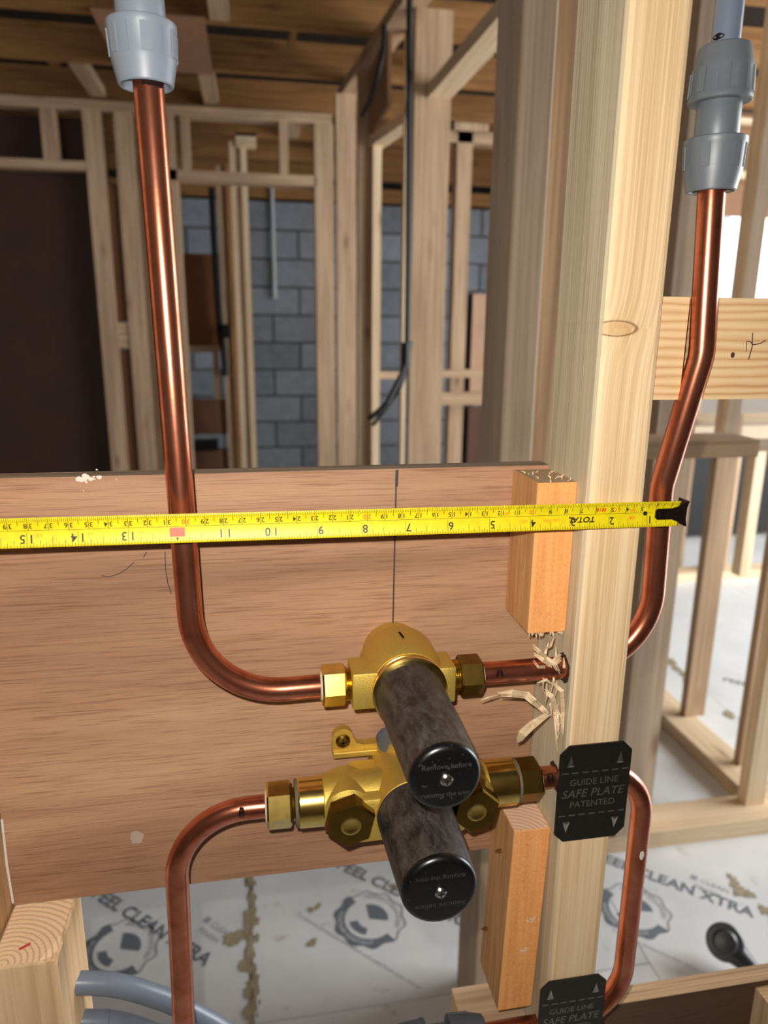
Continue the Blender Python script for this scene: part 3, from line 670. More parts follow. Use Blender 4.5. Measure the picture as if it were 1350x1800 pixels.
for q in ((877, 1497), (858, 1633)):
    d_ = ray(*q); p = CAM + d_*((0.1075-CAM.x)/d_.x); p.x = .1105-.0045*(-.2388-p.z)/.159-.001; bm = nb(); lathe(bm, p+Vector((0.004, 0, 0)), (-1, 0.1, 0), [(0, .0017), (.003, .0016), (.004, .0019), (.0045, .0014), (.0055, .0017), (.006, .0012), (.009, .0003)], 12)
    obj('screw_tip', bm, BRS, b2_, label='brassy screw tip poking out')
bm = nb()
for q in ((938, 1613), (922, 1668), (918, 1672), (930, 1618)):
    splash(bm, at(*q, -0.0447), 9, .0018, .0014, -0.0003)
obj('plaster_splash', bm, plain('plaster_thin', (232, 206, 180), .9), b2_)
# ---- left stud and short stud under the plywood
o = beam('timber_stud', (-0.285, -0.055, FZ), (-0.2412, 0.012, FZ+2.42), 'z', 'buff', bevel=0.002); tag(o, 'buff stud at the left frame edge beside the plywood end', 'stud')
bm = nb(); box(bm, (-0.2400, -0.0525, FZ), (-0.1985, 0.012, -0.2890), ends=2, bevel=0.0015)
for k in range(3): bmesh.ops.subdivide_edges(bm, edges=[e for e in bm.edges if abs(e.verts[0].co.z-e.verts[1].co.z) < .002 and e.calc_length() > .01], cuts=1)
for v_ in bm.verts:
    if v_.co.z > -0.295 and v_.co.x > -0.205 and v_.co.y < -0.02: v_.co.z -= random.uniform(0, .006); v_.co.x -= random.uniform(0, .004)
st = thing('stud_offcut', 'short pine stud with sawn end grain under plywood, lower left', 'stud', (-0.219, -0.02, FZ))
obj('stud_timber', bm, [pine('z', 'offcut', 0.8), endgrain((238, 204, 164))], st)
bm = nb(); strip(bm, [Vector((-0.225, -0.040, -0.2886)), Vector((-0.219, -0.036, -0.2886))], 0.0022, Vector((0, 0, 1))); obj('ink_mark', bm, plain('red_crayon', (198, 70, 62), .7), st, label='red crayon mark')
GP = plain('grey_plastic_pipe', (112, 120, 134), 0.35, mott=0.04, scale=30)
for k, (q, lb) in enumerate((((133, 1725), 'grey plastic pipe curving from short stud, upper of two'), ((137, 1792), 'grey plastic pipe curving from short stud, lower of two'))):
    x = -0.1985; d_ = ray(*q); y_ = -0.012
    a = at(q[0], q[1], y_); dz_ = -0.052*k*0
    P = [Vector((x-0.05, y_-0.004, a.z+0.004)), Vector((x, y_, a.z)), at(220+0*k, q[1]+8, y_+.004), at(300, q[1]+35+k*2, y_+.010), at(375, q[1]+75, y_+.014), at(450, q[1]+125, y_+0.018), at(520, q[1]+200, y_+.02)]
    bm = nb(); tube(bm, fillet(P, 0.12), 0.0078, 22); tag(obj('plastic_pipe', bm, GP), lb, 'pipe', 'grey pipes from the short stud')
# ---- copper pipes
CU = copper(); PR = 0.0075
INKD = plain('marker_ink', (30, 14, 14), 0.8, spec=.1)
VY = -0.045; Z1 = -0.113; Z2 = -0.1965
def pipe(path, rad, label):
    path = [Vector(p) for p in path]; c = path[0].copy(); c.z = min(p.z for p in path)
    th = thing('copper_pipe', label, 'pipe', c); bm = nb(); full = fillet(path, rad); tube(bm, full, PR, 36)
    obj('tube', bm, CU, th); return th
def decal(th, c, axis, ang, sl, sw, shape='ellipse', mat=None, rr=PR):      # ink dab lying on a pipe
    a, u, v_ = frame_of(axis); bm = nb(); c = Vector(c); n = 16; rings = []
    dirs = u*math.cos(ang)+v_*math.sin(ang)
    def P(s, th_): return c + a*s + (u*math.cos(ang+th_)+v_*math.sin(ang+th_))*(rr+0.00012)
    if shape == 'ellipse':
        vs = [bm.verts.new(P(sl*math.cos(2*PI*k/n)*random.uniform(.85, 1.1), sw/rr*math.sin(2*PI*k/n)*random.uniform(.85, 1.1))) for k in range(n)]; fan(bm, vs, bm.verts.new(P(0, 0)))
    elif shape == 'vee':
        for sgn in (-1, 1):
            vs = []
            for k in range(n):
                t_ = 2*PI*k/n; x, y = sl*0.32*math.cos(t_), sw*math.sin(t_)
                vs.append(bm.verts.new(P(sgn*(sl*0.42-0.25*y*0) + x - sgn*0.35*(-y)*0 + sgn*0.22*y, y/rr)))
            fan(bm, vs, bm.verts.new(P(sgn*sl*.42, 0)))
    else:
        m = 14; prev = None
        for k in range(m+1):
            t_ = -sw+2*sw*k/m; q = [bm.verts.new(P(-sl*random.uniform(.7, 1.1), t_)), bm.verts.new(P(sl*random.uniform(.7, 1.1), t_))]
            if prev: bm.faces.new((prev[0], prev[1], q[1], q[0]))
            prev = q
    obj('ink_mark', bm, mat or INKD, th)
def fan(bm, vs, c):
    for k in range(len(vs)): bm.faces.new((vs[k], vs[(k+1) % len(vs)], c))
def facing(c, axis):      # angle around the pipe that looks at the camera
    a, u, v_ = frame_of(axis); d = (CAM-Vector(c)); return math.atan2(d.dot(v_), d.dot(u))
YL = -0.047
xb = at(334, 1040, YL).x
PLT = at(258, 118, YL)
pA = pipe([PLT, (xb, YL, Z1), (-0.020, VY, Z1)], 0.055, 'long copper pipe at left dropping to upper valve')
c = at(532, 1205, VY); c = Vector((c.x, VY, Z1)); decal(pA, c, (1, 0, 0), facing(c, (1, 0, 0))+.25, .0036, .0027, 'vee')
ax = (PLT-Vector((xb, YL, Z1))).normalized(); c = at(262, 152, YL); decal(pA, c, ax, facing(c, ax), .0016, 1.05, 'band')
# right pipe: through the stud, up past the kink into the coupler
YU = -0.058
k1 = at(1163, 855, -0.046); k2 = at(1233, 625, YU); tp = at(1252, 315, YU); xr = at(1160, 990, VY).x
pB = pipe([(0.072, VY, Z1), (xr-0.001, VY, Z1), k1, k2, tp], [0.05, 0.035, 0.05], 'copper pipe right of the stud rising to grey coupler')
c = Vector((at(872, 1182, VY).x, VY, Z1)); decal(pB, c, (1, 0, 0), facing(c, (1, 0, 0))+.1, .0030, .0026, 'vee')
ax = (tp-k2).normalized(); c = at(1251, 350, YU); decal(pB, c, ax, facing(c, ax)-.35, .0013, .0034)
zb_ = at(318, 1765, VY).z; xc_ = at(318, 1590, VY).x
pC = pipe([(-0.05, VY, Z2), (xc_, VY, Z2), (at(320, 1790, VY).x, VY, zb_-0.066)], 0.047, 'copper pipe at lower left bending down from lower valve')
c = Vector((at(414, 1420, VY).x+.004, VY, Z2)); decal(pC, c, (1, 0, 0), facing(c, (1, 0, 0))+.35, .0019, .0040, 'ellipse')
c = at(302, 1648, VY); decal(pC, (xc_-.001, VY, c.z), (0, 0, 1), facing((xc_, VY, c.z), (0, 0, 1))-.55, .006, .0012, 'ellipse', PLS)
xd = at(1117, 1520, VY).x; zl = at(910, 1808, VY).z
pD = pipe([(0.115, VY, Z2), (xd, VY, Z2), (xd, VY, zl), (0.06, VY, zl)], [0.040, 0.046], 'copper pipe looping outside the stud behind both safe plates')
c = Vector((at(966, 1365, VY).x-.002, VY, Z2)); decal(pD, c, (1, 0, 0), facing(c, (1, 0, 0))+.2, .0032, .0034, 'ellipse')
bm = nb(); 
c = at(1128, 1490, VY); decal(pD, (xd, VY, c.z), (0, 0, 1), facing((xd, VY, c.z), (0, 0, 1))+.5, .004, .0018, 'ellipse', PLS)
def bore(o, segs, r):                 # real holes where the pipes pass through a timber
    bm = nb()
    for a_, b_ in segs:
        a_, b_ = Vector(a_), Vector(b_); lathe(bm, a_, b_-a_, [(0, r), ((b_-a_).length, r)], 24)
    bmesh.ops.recalc_face_normals(bm, faces=bm.faces)
    for v_ in bm.verts: v_.co.z += ZO
    me = bpy.data.meshes.new('cutter'); bm.to_mesh(me); bm.free(); c_ = bpy.data.objects.new('cutter', me); COL.objects.link(c_)
    md = o.modifiers.new('bore', 'BOOLEAN'); md.object = c_; md.operation = 'DIFFERENCE'; md.solver = 'EXACT'
    bpy.context.view_layer.update(); dg = bpy.context.evaluated_depsgraph_get()
    nm = bpy.data.meshes.new_from_object(o.evaluated_get(dg)); o.modifiers.clear(); o.data = nm
    bpy.data.objects.remove(c_); bpy.data.meshes.remove(me)
bore(mstud_timber, [((SX0-.01, VY, z_), (SX1+.01, VY, z_)) for z_ in (Z1, Z2, zl)], .0084)
# ---- push fit couplers
def coupler(p, axis, label, mat, two=True, tail=0.0, sc=1.0):
    th = thing('pipe_coupler', label, 'pipe coupler', p); p = Vector(p)
    a = Vector(axis).normalized()
    def nut(q, d, nm='collar'):
        bm = nb()
        lathe(bm, q, d, [(0.012, 0.0077), (0.008, 0.0096), (0.0004, 0.0116), (0.0, 0.0126), (0.0006, 0.0134), (0.010, 0.0155), (0.012, 0.0158), (0.0235, 0.0163), (0.0245, 0.0168), (0.0270, 0.0168), (0.0275, 0.0160), (0.0275, 0.0119)], 44, cap0=False)
        ob = obj(nm, bm, mat, th)
        bm = nb(); aa, u, v_ = frame_of(d)
        for k in range(12):
            an = 2*PI*k/12+0.2
            dr = u*math.cos(an)+v_*math.sin(an); tg = aa.cross(dr)
            w2 = 0.0003 if k % 2 else 0.0022
            for (z0_, z1_, rr, hh) in ((0.0115, 0.0238, 0.0160, 0.0006),):
                pts = []
                for (zz, r_) in ((z0_, 0.0158), (z1_, 0.0164)):
                    for sgn in (-1, 1):
                        pts.append(Vector(q)+aa*zz+dr*(r_)+tg*w2*sgn)
                prism(bm, [pts[0]-dr*.0008, pts[1]-dr*.0008, pts[3]-dr*.0008, pts[2]-dr*.0008], dr*.0013)
        obj('grip_ribs', bm, mat, ob)
    nut(p, a)
    bm = nb(); L = 0.020
    lathe(bm, p+a*0.0265, a, [(0, .0117), (.0005, .0119), (L-.0005, .0117), (L, .0115)], 40, cap0=False, cap1=False)
    for k in range(4): 
        q_ = p+a*(0.030+0.004*k); aa, u, v_ = frame_of(a); dr = (u*math.cos(2.6)+v_*math.sin(2.6)); prism(bm, [q_+dr*.0114, q_+dr*.0114+a*.0014, q_+dr*.0114+a*.0014+aa.cross(dr)*.0016, q_+dr*.0114+aa.cross(dr)*.0016], dr*.0007)
    obj('body', bm, mat, th)
    if two: nut(p+a*(0.053+L), -a)
    return th
GL = plain('grey_fitting_light', (118, 127, 139), 0.42, mott=0.03, scale=300)
GD = plain('grey_fitting', (96, 103, 109), 0.42, mott=0.03, scale=300)
ax1 = (PLT-Vector((xb, YL, Z1))).normalized()
coupler(at(257, 153, YL), ax1, 'light grey push-fit coupler on the left copper pipe top', GL)
ax2 = (at(1283, 0, YU-.002)-at(1249, 337, YU)).normalized(); cb = at(1249, 338, YU)
coupler(cb, ax2, 'mid grey push-fit coupler at upper right on copper pipe', GD)
bm = nb(); e0 = cb+ax2*0.058; tube(bm, [e0, e0+ax2*0.05, e0+ax2*0.25, e0+ax2*0.6], 0.0075, 28)
pp = thing('plastic_pipe', 'blue-grey plastic pipe rising from the upper right coupler', 'pipe', e0); obj('tube', bm, plain('grey_pipe_blue', (104, 115, 132), .35, mott=.03, scale=40), pp)
c = e0+ax2*0.0185; decal(pp, c, ax2, facing(c, ax2)-.6, .0016, .0036)
coupler(Vector((at(852, 1800, VY).x, VY, zl)), (-1, 0, 0.0), 'dark grey push-fit coupler on pipe at bottom centre', plain('grey_fitting_dark', (84, 88, 96), .45), True)
coupler(Vector((at(320, 1790, VY).x, VY, zb_-0.055-.048)), (0, 0, 1), 'grey push-fit coupler at lower end of bottom left copper pipe', GD)
o = beam('timber_noggin', (0.085, -0.035, zl-0.058), (0.1376, 0.008, zl-0.012), 'x', 'room'); tag(o, 'pine noggin block at bottom centre under long batten', 'noggin')
# ---- valves
BC, BB, BO = brass('cast'), brass('bright'), brass('old')
BLKD, BLKG = cap_plastic(1), cap_plastic(0)
STEEL = plain('screw_steel', (206, 204, 198), 0.22, 1.0)
def screw(parent, p, axis, r, mat, name='screw'):
    bm = nb(); lathe(bm, p, axis, [(0, r), (r*.25, r*.96), (r*.5, r*.7), (r*.55, r*.35)], 20)
    a, u, v_ = frame_of(axis); o = obj(name, bm, mat, parent)
    bm = nb()
    for w_ in (u, v_):
        x_ = a.cross(w_); c = Vector(p)+a*r*.56
        pts = [c+w_*r*.55+x_*r*.13, c-w_*r*.55+x_*r*.13, c-w_*r*.55-x_*r*.13, c+w_*r*.55-x_*r*.13]; prism(bm, pts, a*r*.03)
    obj('cross_recess', bm, plain('recess_dark', (30, 28, 24), .5), o)
def nut_set(th, x, z, sgn, rc, ln, mat, name='compression_nut'):
    bm = nb(); hexnut(bm, (x, VY, z), (sgn, 0, 0), ln, rc, phase=sgn*math.radians(3.5)); o = obj(name, bm, mat, th)
    bm = nb(); lathe(bm, (x+sgn*(ln-.0002), VY, z), (sgn, 0, 0), [(0, rc*.72), (.0012, rc*.68), (.0014, PR+.0002)], 28); obj('nut_collar', bm, plain('ptfe_white', (206, 186, 160), .6), o)
def cap(th, x, z, y0, y1, r0, r1, lines):
    L = y0-y1; ba = 0.004
    prof = [(0, r0)]
    prof += [(L*.3, r0+(r1-r0)*.3), (L*.7, r0+(r1-r0)*.7)]
    prof += [(L-ba, r1)]
    for k in range(1, 7):
        a = k/6*PI/2; prof.append((L-ba+ba*math.sin(a), r1-ba+ba*math.cos(a)))
    bm = nb(); lathe(bm, (x, y0, z), (0, -1, 0), prof, 56, mis=[0, 0, 0]+[1]*7)
    o = obj('protective_cap', bm, [BLKD, BLKG], th, label='dusty black plastic cap')
    bm = nb(); e = y1-.0002
    for s, dz, flip, size in lines:
        k = -1 if flip else 1
        put_text(bm, s, flat((x, e, z+dz), (k, 0, 0), (0, 0, k)), size, 0.0)
    obj('embossed_text', bm, plain('black_raised', (58, 57, 58), .4), o)
    screw(o, (x, y1-.0001, z), (0, -1, 0), .0036, STEEL)
VX = 0.0285
va = thing('shower_valve', 'upper brass shower valve with one black capped spindle', 'valve', (VX, -.02, Z1-.03))
bm = nb()
lathe(bm, (VX, 0.0, Z1), (0, -1, 0), [(0.0005, .021), (.014, .021), (.016, .025), (.020, .0265), (.046, .0265), (.052, .0255), (.056, .0235)], 56)
for x0_, x1_ in ((at(615, 1200, VY).x, VX-.015), (VX+.015, at(793, 1190, VY).x)):
    box(bm, (x0_, VY-.0125, Z1-.0125), (x1_, VY+.0125, Z1+.0125), bevel=.0016)
obj('valve_body', bm, BC, va)
bm = nb(); lathe(bm, (VX, -.055, Z1), (0, -1, 0), [(0, .0225), (.001, .0232), (.003, .0232), (.0035, .0222), (.005, .0222), (.0055, .0238), (.0085, .0238), (.0095, .0225)], 56); obj('front_collar', bm, BB, va, label='polished brass collar')
nl, nr = at(586, 1210, VY).x, at(824, 1190, VY).x
for s_, x_ in ((-1, nl), (1, nr)):
    bm = nb(); xe = at(612, 1200, VY).x if s_ < 0 else at(795, 1190, VY).x
    inner = x_-s_*.0075; n_ = 5; prof = []
    d0 = abs(xe-inner)+.002
    for k in range(n_*2+1): prof.append((d0*k/(n_*2), .0098 if k % 2 else .0106))
    lathe(bm, (xe-s_*.001, VY, Z1), (s_, 0, 0), prof, 30); obj('thread', bm, BB, va)
    nut_set(va, inner, Z1, s_, .0133, .0150, BB if s_ < 0 else BO)
cap(va, VX-.0008, Z1, -.062, -.153, .0212, .0190, [('Remove before', .0075, False, .0042), ('rotating the trim', -.0085, False, .0038)])
bm = nb(); c = at(712, 1147, -.035)
splat = nb(); strip(splat, [Vector((VX-.001, -.030, Z1+.0268)), Vector((VX-.0005, -.034, Z1+.0269)), Vector((VX, -.040, Z1+.0269))], .0016, Vector((0, 0, 1))); obj('ink_mark', splat, INKD, va)
# lower valve
vb = thing('shower_valve', 'lower wide brass mixer valve with hex plugs and black cap', 'valve', (VX, -.02, Z2-.03))
VX2 = 0.0315
cl0, cl1 = at(523, 1410, VY).x, at(568, 1405, VY).x; cr0, cr1 = at(850, 1380, VY).x, at(902, 1372, VY).x
bm = nb(); lathe(bm, (cl1-.002, VY, Z2), (1, 0, 0), [(0, .0150), (.002, .0166), (.006, .017), (.016, .0172), (.05, .0172), (cr0-cl1-.012, .0170), (cr0-cl1-.004, .017), (cr0-cl1+.004, .0155)], 44)
pxs = [(at(617, 1453, -.073).x, 's'), (at(838, 1428, -.073).x, 's')]
for px_, _ in pxs:
    lathe(bm, (px_, -.034, Z2), (0, -1, 0), [(0, .0172), (.016, .0174), (.026, .0164), (.0285, .0142)], 36)
lathe(bm, (VX2, -.002, Z2), (0, -1, 0), [(0, .020), (.02, .0225), (.050, .0245), (.066, .0245), (.068, .023)], 48)
box(bm, (px_*0+pxs[0][0]+.004, -.066, Z2-.0205), (pxs[1][0]-.004, -.02, Z2+.012), bevel=.003)
obj('valve_body', bm, BC, vb)
# fixing lug plate and riser
bm = nb(); p_ = at(603, 1303, -.014); pts = []
for k in range(13):
    a = PI*k/12; pts.append(Vector((p_.x+.0072*math.cos(a), -.0135, p_.z+.002+.0072*math.sin(a))))
pts += [Vector((p_.x-.0072, -.0135, Z2+.012)), Vector((VX2+.012, -.0135, Z2+.010)), Vector((VX2+.012, -.0135, Z2+.020)), Vector((p_.x+.0150, -.0135, Z2+.0185)), Vector((p_.x+.0095, -.0135, Z2+.0205)), Vector((p_.x+.0074, -.0135, Z2+.025))]
prism(bm, pts, (0, .006, 0)); box(bm, (p_.x-.0072, -.016, Z2+.0105), (VX2, -.0008, Z2+.0155), bevel=.001)
lug = obj('fixing_lug', bm, BC, vb); screw(lug, (p_.x, -.0135, p_.z), (0, -1, 0), .0052, BO, 'lug_screw')
gp = at(690, 1308, -.03); bm = nb(); lathe(bm, (gp.x+.004, -.0165, Z2+.010), (0.03, -.30, 1.0), [(0, .013), (.010, .0125), (.016, .0108), (.020, .0105)], 32); obj('outlet_boss', bm, BC, vb)
bm = nb(); lathe(bm, (gp.x, -.030, gp.z+.001), (0.0, 1, .25), [(0, .0100), (.0015, .0106), (.006, .0106)], 30); obj('blanking_plug', bm, plain('plug_grey', (84, 88, 96), .4), vb, label='dark grey round blanking plug')
for s_, xc0, xc1, m in ((-1, cl1, cl0, BB), (1, cr0, cr1, BB)):
    bm = nb(); lathe(bm, (xc0, VY, Z2), (s_, 0, 0), [(0, .0162), (abs(xc1-xc0)-.001, .0160), (abs(xc1-xc0), .0152)], 44); o_ = obj('check_valve_sleeve', bm, m, vb)
    bm = nb(); lathe(bm, (xc1, VY, Z2), (s_, 0, 0), [(0, .0150), (.0018, .0152), (.002, .0120)], 36); obj('fibre_washer', bm, plain('washer_grey', (96, 88, 70), .7), o_)
    xn = at(491, 1413, VY).x if s_ < 0 else at(924, 1370, VY).x
    bm = nb(); d0 = abs(xn-s_*.0078-xc1)+.002; prof = [(d0*k/6, .0105 if k % 2 else .0112) for k in range(7)]; lathe(bm, (xc1, VY, Z2), (s_, 0, 0), prof, 30); obj('thread', bm, BB, vb)
    nut_set(vb, xn-s_*.0078, Z2, s_, .0150, .0160, BB if s_ < 0 else BO)
for px_, _ in pxs:
    bm = nb(); hexnut(bm, (px_, -.062, Z2), (0, -1, 0), .0115, .0165, ch=.002, phase=.30); o_ = obj('hex_plug', bm, BO, vb, label='bronze hexagon plug')
    bm = nb(); lathe(bm, (px_, -.0734, Z2), (0, -1, 0), [(0, .0068), (.0004, .0066), (.0006, .0052), (.0004, .0044)], 24); obj('hex_socket', bm, BB, o_)
cap(vb, VX2, Z2, -.069, -.136, .0245, .0221, [('Remove before', -.0085, True, .0046), ('rotating the trim', .0095, True, .0042)])
# ---- safe plates
PM = plain('galvanised_dark', (70, 68, 62), 0.4, 0.9, mott=0.12, scale=500)
PL = plain('plate_bright', (196, 194, 186), 0.3, 1.0); PTX = plain('plate_emboss', (150, 147, 140), 0.4, 0.9)
def plate(z_top, label, x0, x1, hgt, tilt):
    th = thing('safe_plate', label, 'safe plate', ((x0+x1)/2, SY0-.001, z_top-hgt)); y = SY0-.0002; c = .0065
    def T(x, z): return Vector((x + tilt*(z-z_top), y, z))
    P = [(x0+c, z_top), (x1-c, z_top), (x1, z_top-c), (x1, z_top-hgt+c), (x1-c, z_top-hgt), (x0+c, z_top-hgt), (x0, z_top-hgt+c), (x0, z_top-c)]
    bm = nb(); prism(bm, [T(*q) for q in P], (0, -.0012, 0)); o = obj('plate', bm, PM, th)
    yf = Vector((0, -.0014, 0)); xm = (x0+x1)/2; zm = z_top-hgt/2
    bm = nb()
    for s, dz, sz in (('GUIDE LINE', .0088, .0068), ('SAFE PLATE', .0, .0088), ('PATENTED', -.0085, .0068)):
        put_text(bm, s, lambda a, b, dz=dz: T(xm+a, zm+dz+b)+yf, sz, 0.004, 0, 0.2 if 'SAFE' in s else 0.0)
    obj('embossed_text', bm, PTX, th)
    bm = nb()
    for zz in (zm+.0165, zm-.0165):
        for k in range(7):
            xa_ = x0+.002+k*(x1-x0-.004)/6.6; pts = [T(xa_, zz-.0005)+yf, T(xa_+.0048, zz-.0005)+yf, T(xa_+.0048, zz+.0005)+yf, T(xa_, zz+.0005)+yf]; bm.faces.new([bm.verts.new(p) for p in pts])
    obj('guide_line', bm, PTX, th)
    for sx_ in (.155, .845):
        for up in (1, -1):
            cx, cz = x0+sx_*(x1-x0), zm+up*(hgt*.335)
            bm = nb(); b_ = [T(cx-.0026, cz-up*.0036)+yf, T(cx+.0026, cz-up*.0036)+yf, T(cx, cz+up*.0052)+yf]
            vs = [bm.verts.new(p) for p in b_]; tip = bm.verts.new(T(cx, cz-up*.002)+Vector((0, -.0022, 0)))
            bm.faces.new(vs)
            for k in range(3): bm.faces.new((vs[k], vs[(k+1) % 3], tip))
            obj('punched_tooth', bm, PL, th)
plate(-.1625, 'dark metal safe plate beside the lower valve, fully visible', .1325, .1845, .0745, .0)
plate(-.3575, 'dark metal safe plate cut by the bottom frame edge', .1315, .1835, .0745, .0)
# ---- notched noggin on the right
nzt, nzb = at(1260, 523, -.055).z, at(1260, 702, -.055).z
nl0 = .1775; a0 = at(1212, 560, -.055).x; a1 = at(1252, 560, -.055).x; ay = -.030
ng = thing('timber_noggin', 'notched pine noggin right of stud with copper pipe passing through', 'noggin', (.35, -.036, nzb))
bm = nb(); P = [(nl0, -.055), (a0-.001, -.055), (a0, -.053), (a0+.001, ay), (a1-.001, ay), (a1, -.055), (.60, -.055), (.60, -.017), (nl0, -.017)]
prism(bm, [Vector((x, y, nzb)) for x, y in P], (0, 0, nzt-nzb))
t = NT('noggin_pine'); v = t.obj(False)
wv = t.n('ShaderNodeTexWave', bands_direction='Z', i_Vector=t.n('ShaderNodeMapping', i_Vector=v, i_Scale=(.12, .5, 1)).outputs[0], i_Scale=58.0, i_Distortion=5.5, i_Detail=3.0, i_Detail_Scale=1.2).outputs[1]
g = t.noise(t.n('ShaderNodeMapping', i_Vector=v, i_Scale=(8, 300, 300)).outputs[0], 1, 3)
c = t.ramp(t.math('ADD', t.math('MULTIPLY', wv, .7), t.math('MULTIPLY', g, .3)), [(0.05, srgb(188, 138, 90)), (0.25, srgb(216, 176, 128)), (1, srgb(232, 200, 156))])
t.col(c); t.rough(.75); t.bump(g, .25, .0008); obj('noggin_timber', bm, t.m, ng)
bm = nb(); strip(bm, [at(*q, -.0553) for q in ((1323, 585), (1322, 610), (1316, 632))], .0007); strip(bm, [at(*q, -.0553) for q in ((1313, 600), (1318, 600), (1324, 606), (1336, 604), (1346, 598))], .0006); strip(bm, [at(*q, -.0553) for q in ((1312, 600), (1312, 618))], .0005)
obj('pencil_scribble', bm, GR, ng)
bm = nb(); c_ = at(1288, 624, -.0552); vs = [bm.verts.new((c_.x+.0014*math.cos(k*PI/5), c_.y, c_.z+.0018*math.sin(k*PI/5))) for k in range(10)]; bm.faces.new(vs); obj('ink_mark', bm, plain('knot_dark', (70, 46, 30), .8), ng, label='small dark knot')
# ---- plywood strip in the bay at lower right, with its end block
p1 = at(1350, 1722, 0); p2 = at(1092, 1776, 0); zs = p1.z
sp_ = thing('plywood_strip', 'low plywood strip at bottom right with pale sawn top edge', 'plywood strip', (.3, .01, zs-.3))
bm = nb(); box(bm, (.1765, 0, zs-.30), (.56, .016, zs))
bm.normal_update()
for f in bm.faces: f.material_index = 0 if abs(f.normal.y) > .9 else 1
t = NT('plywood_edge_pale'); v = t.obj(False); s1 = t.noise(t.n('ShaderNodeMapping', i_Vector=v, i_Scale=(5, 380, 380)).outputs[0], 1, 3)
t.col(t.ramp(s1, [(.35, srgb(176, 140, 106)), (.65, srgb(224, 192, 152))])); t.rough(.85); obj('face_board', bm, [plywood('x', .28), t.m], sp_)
o = beam('timber_batten', (p1.x-.012, -.045, zs-.30), (p1.x+.02, -.0005, zs-.006), 'z', 'room'); tag(o, 'batten end at the bottom right corner on low plywood', 'batten')
q1 = at(1078, 1778, -.045); o = beam('timber_batten', (.1768, -.05, zs-.30), (.1985, -.0005, zs-.010), 'z', 'room'); tag(o, 'small batten end right of the bottom safe plate', 'batten')
# ---- dark capped pipe stub on the floor
kp = fl(1270, 1668); ks = thing('pipe_stub', 'dark grey capped pipe stub on floor behind low plywood strip', 'pipe stub', (kp.x, kp.y, FZ))
KM = plain('stub_dark', (52, 52, 56), .4)
A = Vector(fl(1325, 1722)); A.z = FZ+.020
d_ = ray(1274, 1656); B = CAM + d_*((FZ+.062-CAM.z)/d_.z)
fa = Vector((-.42, -.62, .66)).normalized()
bm = nb(); path = [A-(B-A)*.4, A, A+(B-A)*.45, B-fa*.018, B]; rad = [.013, .014, .021, .031, .033]
tube(bm, path, lambda i: rad[i], 30); obj('pipe', bm, KM, ks)
bm = nb(); lathe(bm, B-fa*.004, fa, [(0, .033), (.003, .0355), (.008, .0355), (.011, .033), (.0112, .024), (.016, .0235), (.020, .019), (.0215, .004)], 40); obj('end_cap', bm, plain('stub_cap', (66, 66, 70), .35), ks)
# ---- tape measure
tm = thing('tape_measure', 'yellow steel tape measure stretched across pipes, plywood and stud', 'tape measure', (0, -.07, -.01))
TW = .0160
def tz(X): return -.0109*X
def ty(X): return -.0704+.0049*X*2.2
TW_T = lambda X: 0.10 - 0.55*(X+.2)          # the blade twists a little along its length
def TP(s, t_, n=0.0):                # s metres from the zero end, t_ across (+ up), n off the face
    X = .2-s; sag = .0016*(1-(2*t_/TW)**2)
    tw = 0.06-.35*max(0, X+.05)
    return Vector((X, ty(X)+sag-n - t_*math.sin(tw)*-1.0, tz(X)+t_*math.cos(tw)))
t = NT('tape_yellow'); v = t.obj(False); n = t.noise(v, 160, 3)
t.col(t.ramp(n, [(.3, srgb(214, 192, 8)), (.7, srgb(232, 210, 14))])); t.rough(.46); YEL = t.m
bm = nb(); N, M_ = 90, 10; grid = []
for i in range(N+1):
    s = -.0005+.0055*0+ i/N*.56
    grid.append([bm.verts.new(TP(max(s, .004), -TW/2+TW*j/M_)) for j in range(M_+1)])
for i in range(N):
    for j in range(M_): bm.faces.new((grid[i][j], grid[i+1][j], grid[i+1][j+1], grid[i][j+1])).smooth = True
bmesh.ops.remove_doubles(bm, verts=bm.verts, dist=1e-7)
obl = obj('blade', bm, YEL, tm); sm = obl.modifiers.new('thick', 'SOLIDIFY'); sm.thickness = .00025; sm.offset = 0
def quad(bm, s0, s1, t0, t1, n=.0002, mi=0, k=1):
    for i in range(k):
        a = s0+(s1-s0)*i/k; b = s0+(s1-s0)*(i+1)/k
        bm.faces.new([bm.verts.new(TP(*q)) for q in ((a, t0, n), (b, t0, n), (b, t1, n), (a, t1, n))]).material_index = mi
BK = plain('tape_black', (34, 30, 12), .5); RD = plain('tape_red', (226, 92, 30), .5); RB = plain('tape_red_box', (232, 96, 66), .5)
bm = nb()
for k in range(6, 421):                                   # millimetre ticks on the upper edge
    s = k/1000; L = .0072 if k % 10 == 0 else (.0046 if k % 5 == 0 else .0026)
    w_ = .00011 if k % 5 else .00014
    quad(bm, s-w_, s+w_, TW/2-L, TW/2-.0001)
k = 3
while k/16*.0254 < .42:                                   # sixteenth inch ticks on the lower edge
    s = k/16*.0254; L = .0078 if k % 16 == 0 else (.0052 if k % 8 == 0 else (.0036 if k % 4 == 0 else (.0025 if k % 2 == 0 else .0016)))
    quad(bm, s-.00011, s+.00011, -TW/2+.0001, -TW/2+L); k += 1
quad(bm, .022, .42, .0007, .0009, k=60)
obj('scale_marks', bm, BK, tm)
def ttext(bm, s, pos, tt, size, bold=.0, mi=0, shear=0., wide=1.0): put_text(bm, s, lambda a, b: TP(pos+a, tt-b, .00022), size, bold, mi, shear, wide)
bm = nb(); rm = nb()
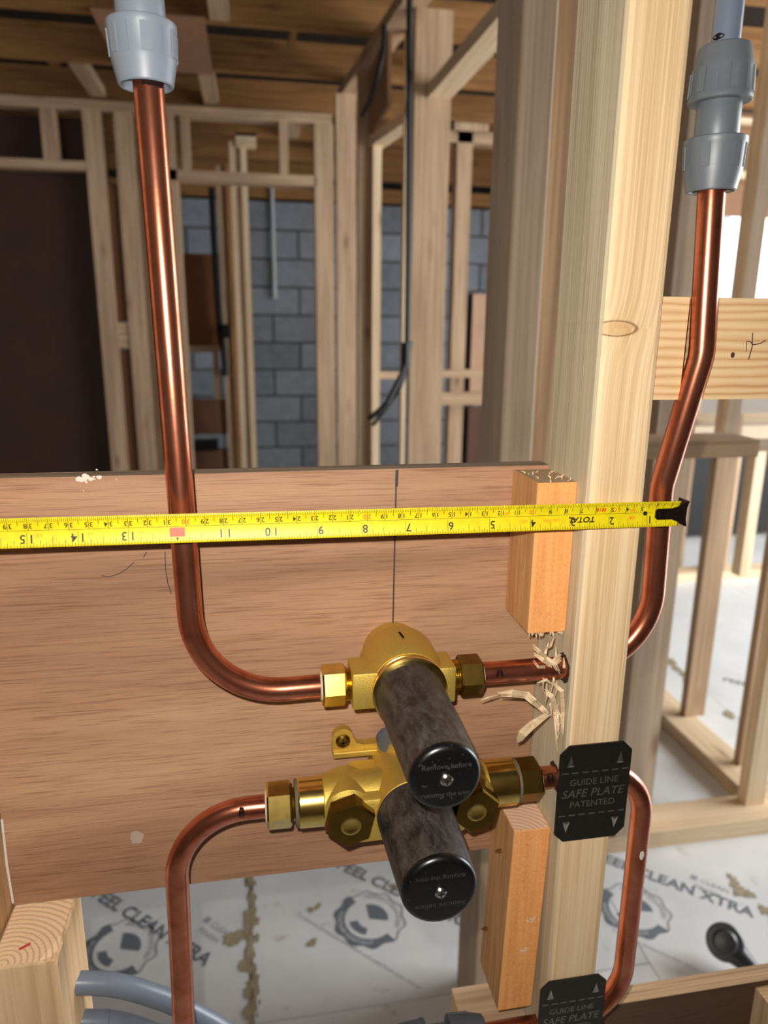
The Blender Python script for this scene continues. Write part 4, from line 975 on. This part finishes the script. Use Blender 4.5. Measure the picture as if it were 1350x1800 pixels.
for k in range(1, 42):
    if k < 3: ttext(bm, str(k), k*.01-.0009, .0058, .0030, .01); continue
    red = k % 10 == 0; tgt = rm if red else bm
    if k < 10: ttext(tgt, str(k), k*.01-.0012, .0034, .0040, .012)
    else:
        ss = str(k)
        ttext(tgt, ss[0], k*.01-.0013, .0034, .0040, .012); ttext(tgt, ss[1], k*.01+.0013, .0034, .0040, .012)
for k in range(1, 17):
    s = k*.0254; ss = str(k)
    if k == 12: continue
    if k < 10: ttext(bm, ss, s-.0020, -.0034, .0064, .012)
    else: ttext(bm, ss[0], s-.0022, -.0034, .0064, .012); ttext(bm, ss[1], s+.0022, -.0034, .0064, .012)
    if k > 12: ttext(rm, '1-%d' % (k-12), s-.0062, -.0018, .0022)
ttext(bm, 'TOTAL', .0685, -.0022, .0047, .03, 0, .25, 1.15)
ttext(rm, 'M16', .0565, .0035, .0038, .03); ttext(rm, 'C', .0474, .0035, .0040, .0); ttext(rm, '\u20AC', .0445, .0035, .0036, .0)
ttext(rm, '3m', .0352, .0025, .0030, .01); ttext(rm, '10ft', .0352, -.0020, .0030, .01); ttext(rm, 'LNE-37392', .0880, -.0022, .0022); ttext(rm, '20\u00B0C', .1055, -.0022, .0022); ttext(rm, '(II)', .1165, .0028, .0026, .01)
quad(rm, .3048-.0040, .3048+.0040, -.0048, .0002, .00015, 1, 3); ttext(bm, '1ft', .3048, -.0022, .0030, .01)
vs = [bm.verts.new(TP(*q)) for q in ((.3040, -.0052, .0002), (.3056, -.0052, .0002), (.3048, -.0072, .0002))]; bm.faces.new(vs)
obj('lettering', bm, BK, tm); obj('red_marks', rm, [RD, RB], tm)
HK = plain('hook_bronze', (58, 46, 40), .3, .8)
bm = nb(); out = [(.0192, .0035), (.0205, .0022), (.0205, -.0022), (.0192, -.0035), (.0095, -.0035), (.0055, -.0050), (.0010, -.0078), (-.0006, -.0080), (.0004, .0), (-.0006, .0082), (.0008, .0080), (.0055, .0048), (.0095, .0035)]
prism(bm, [TP(a, b, .0006-.0016*0+.0) + Vector((0, -.0002, 0)) for a, b in out], (0, -.0008, 0)); 
lp = [TP(-.0006, -.0080), TP(-.0006, .0082), TP(-.0006, .0082)+Vector((0, .009, 0)), TP(-.0006, -.008)+Vector((0, .009, 0))]; prism(bm, lp, (-.0009, 0, 0))
hk = obj('end_hook', bm, HK, tm, label='dark bronze end hook')
for s in (.0075, .0165):
    bm = nb(); lathe(bm, TP(s, 0, .0012), (0, -1, 0), [(0, .0020), (.0005, .0018), (.0009, .0011), (.001, .0003)], 20); obj('rivet', bm, plain('rivet_dark', (70, 58, 50), .2, .9), hk)
bm = nb(); lathe(bm, TP(.0268, .0004, -.0002), (0, -1, 0), [(0, .0014), (.0006, .0014)], 18); obj('hang_hole', bm, plain('hole_black', (14, 12, 8), .8), tm)
for o in list(COL.objects):
    if o.name.split('.')[0] in ('plaster_splash', 'guide_line', 'red_marks', 'scale_marks', 'lettering', 'dirt_patch', 'printed_text', 'pencil_scribble'): o['kind'] = 'stuff'
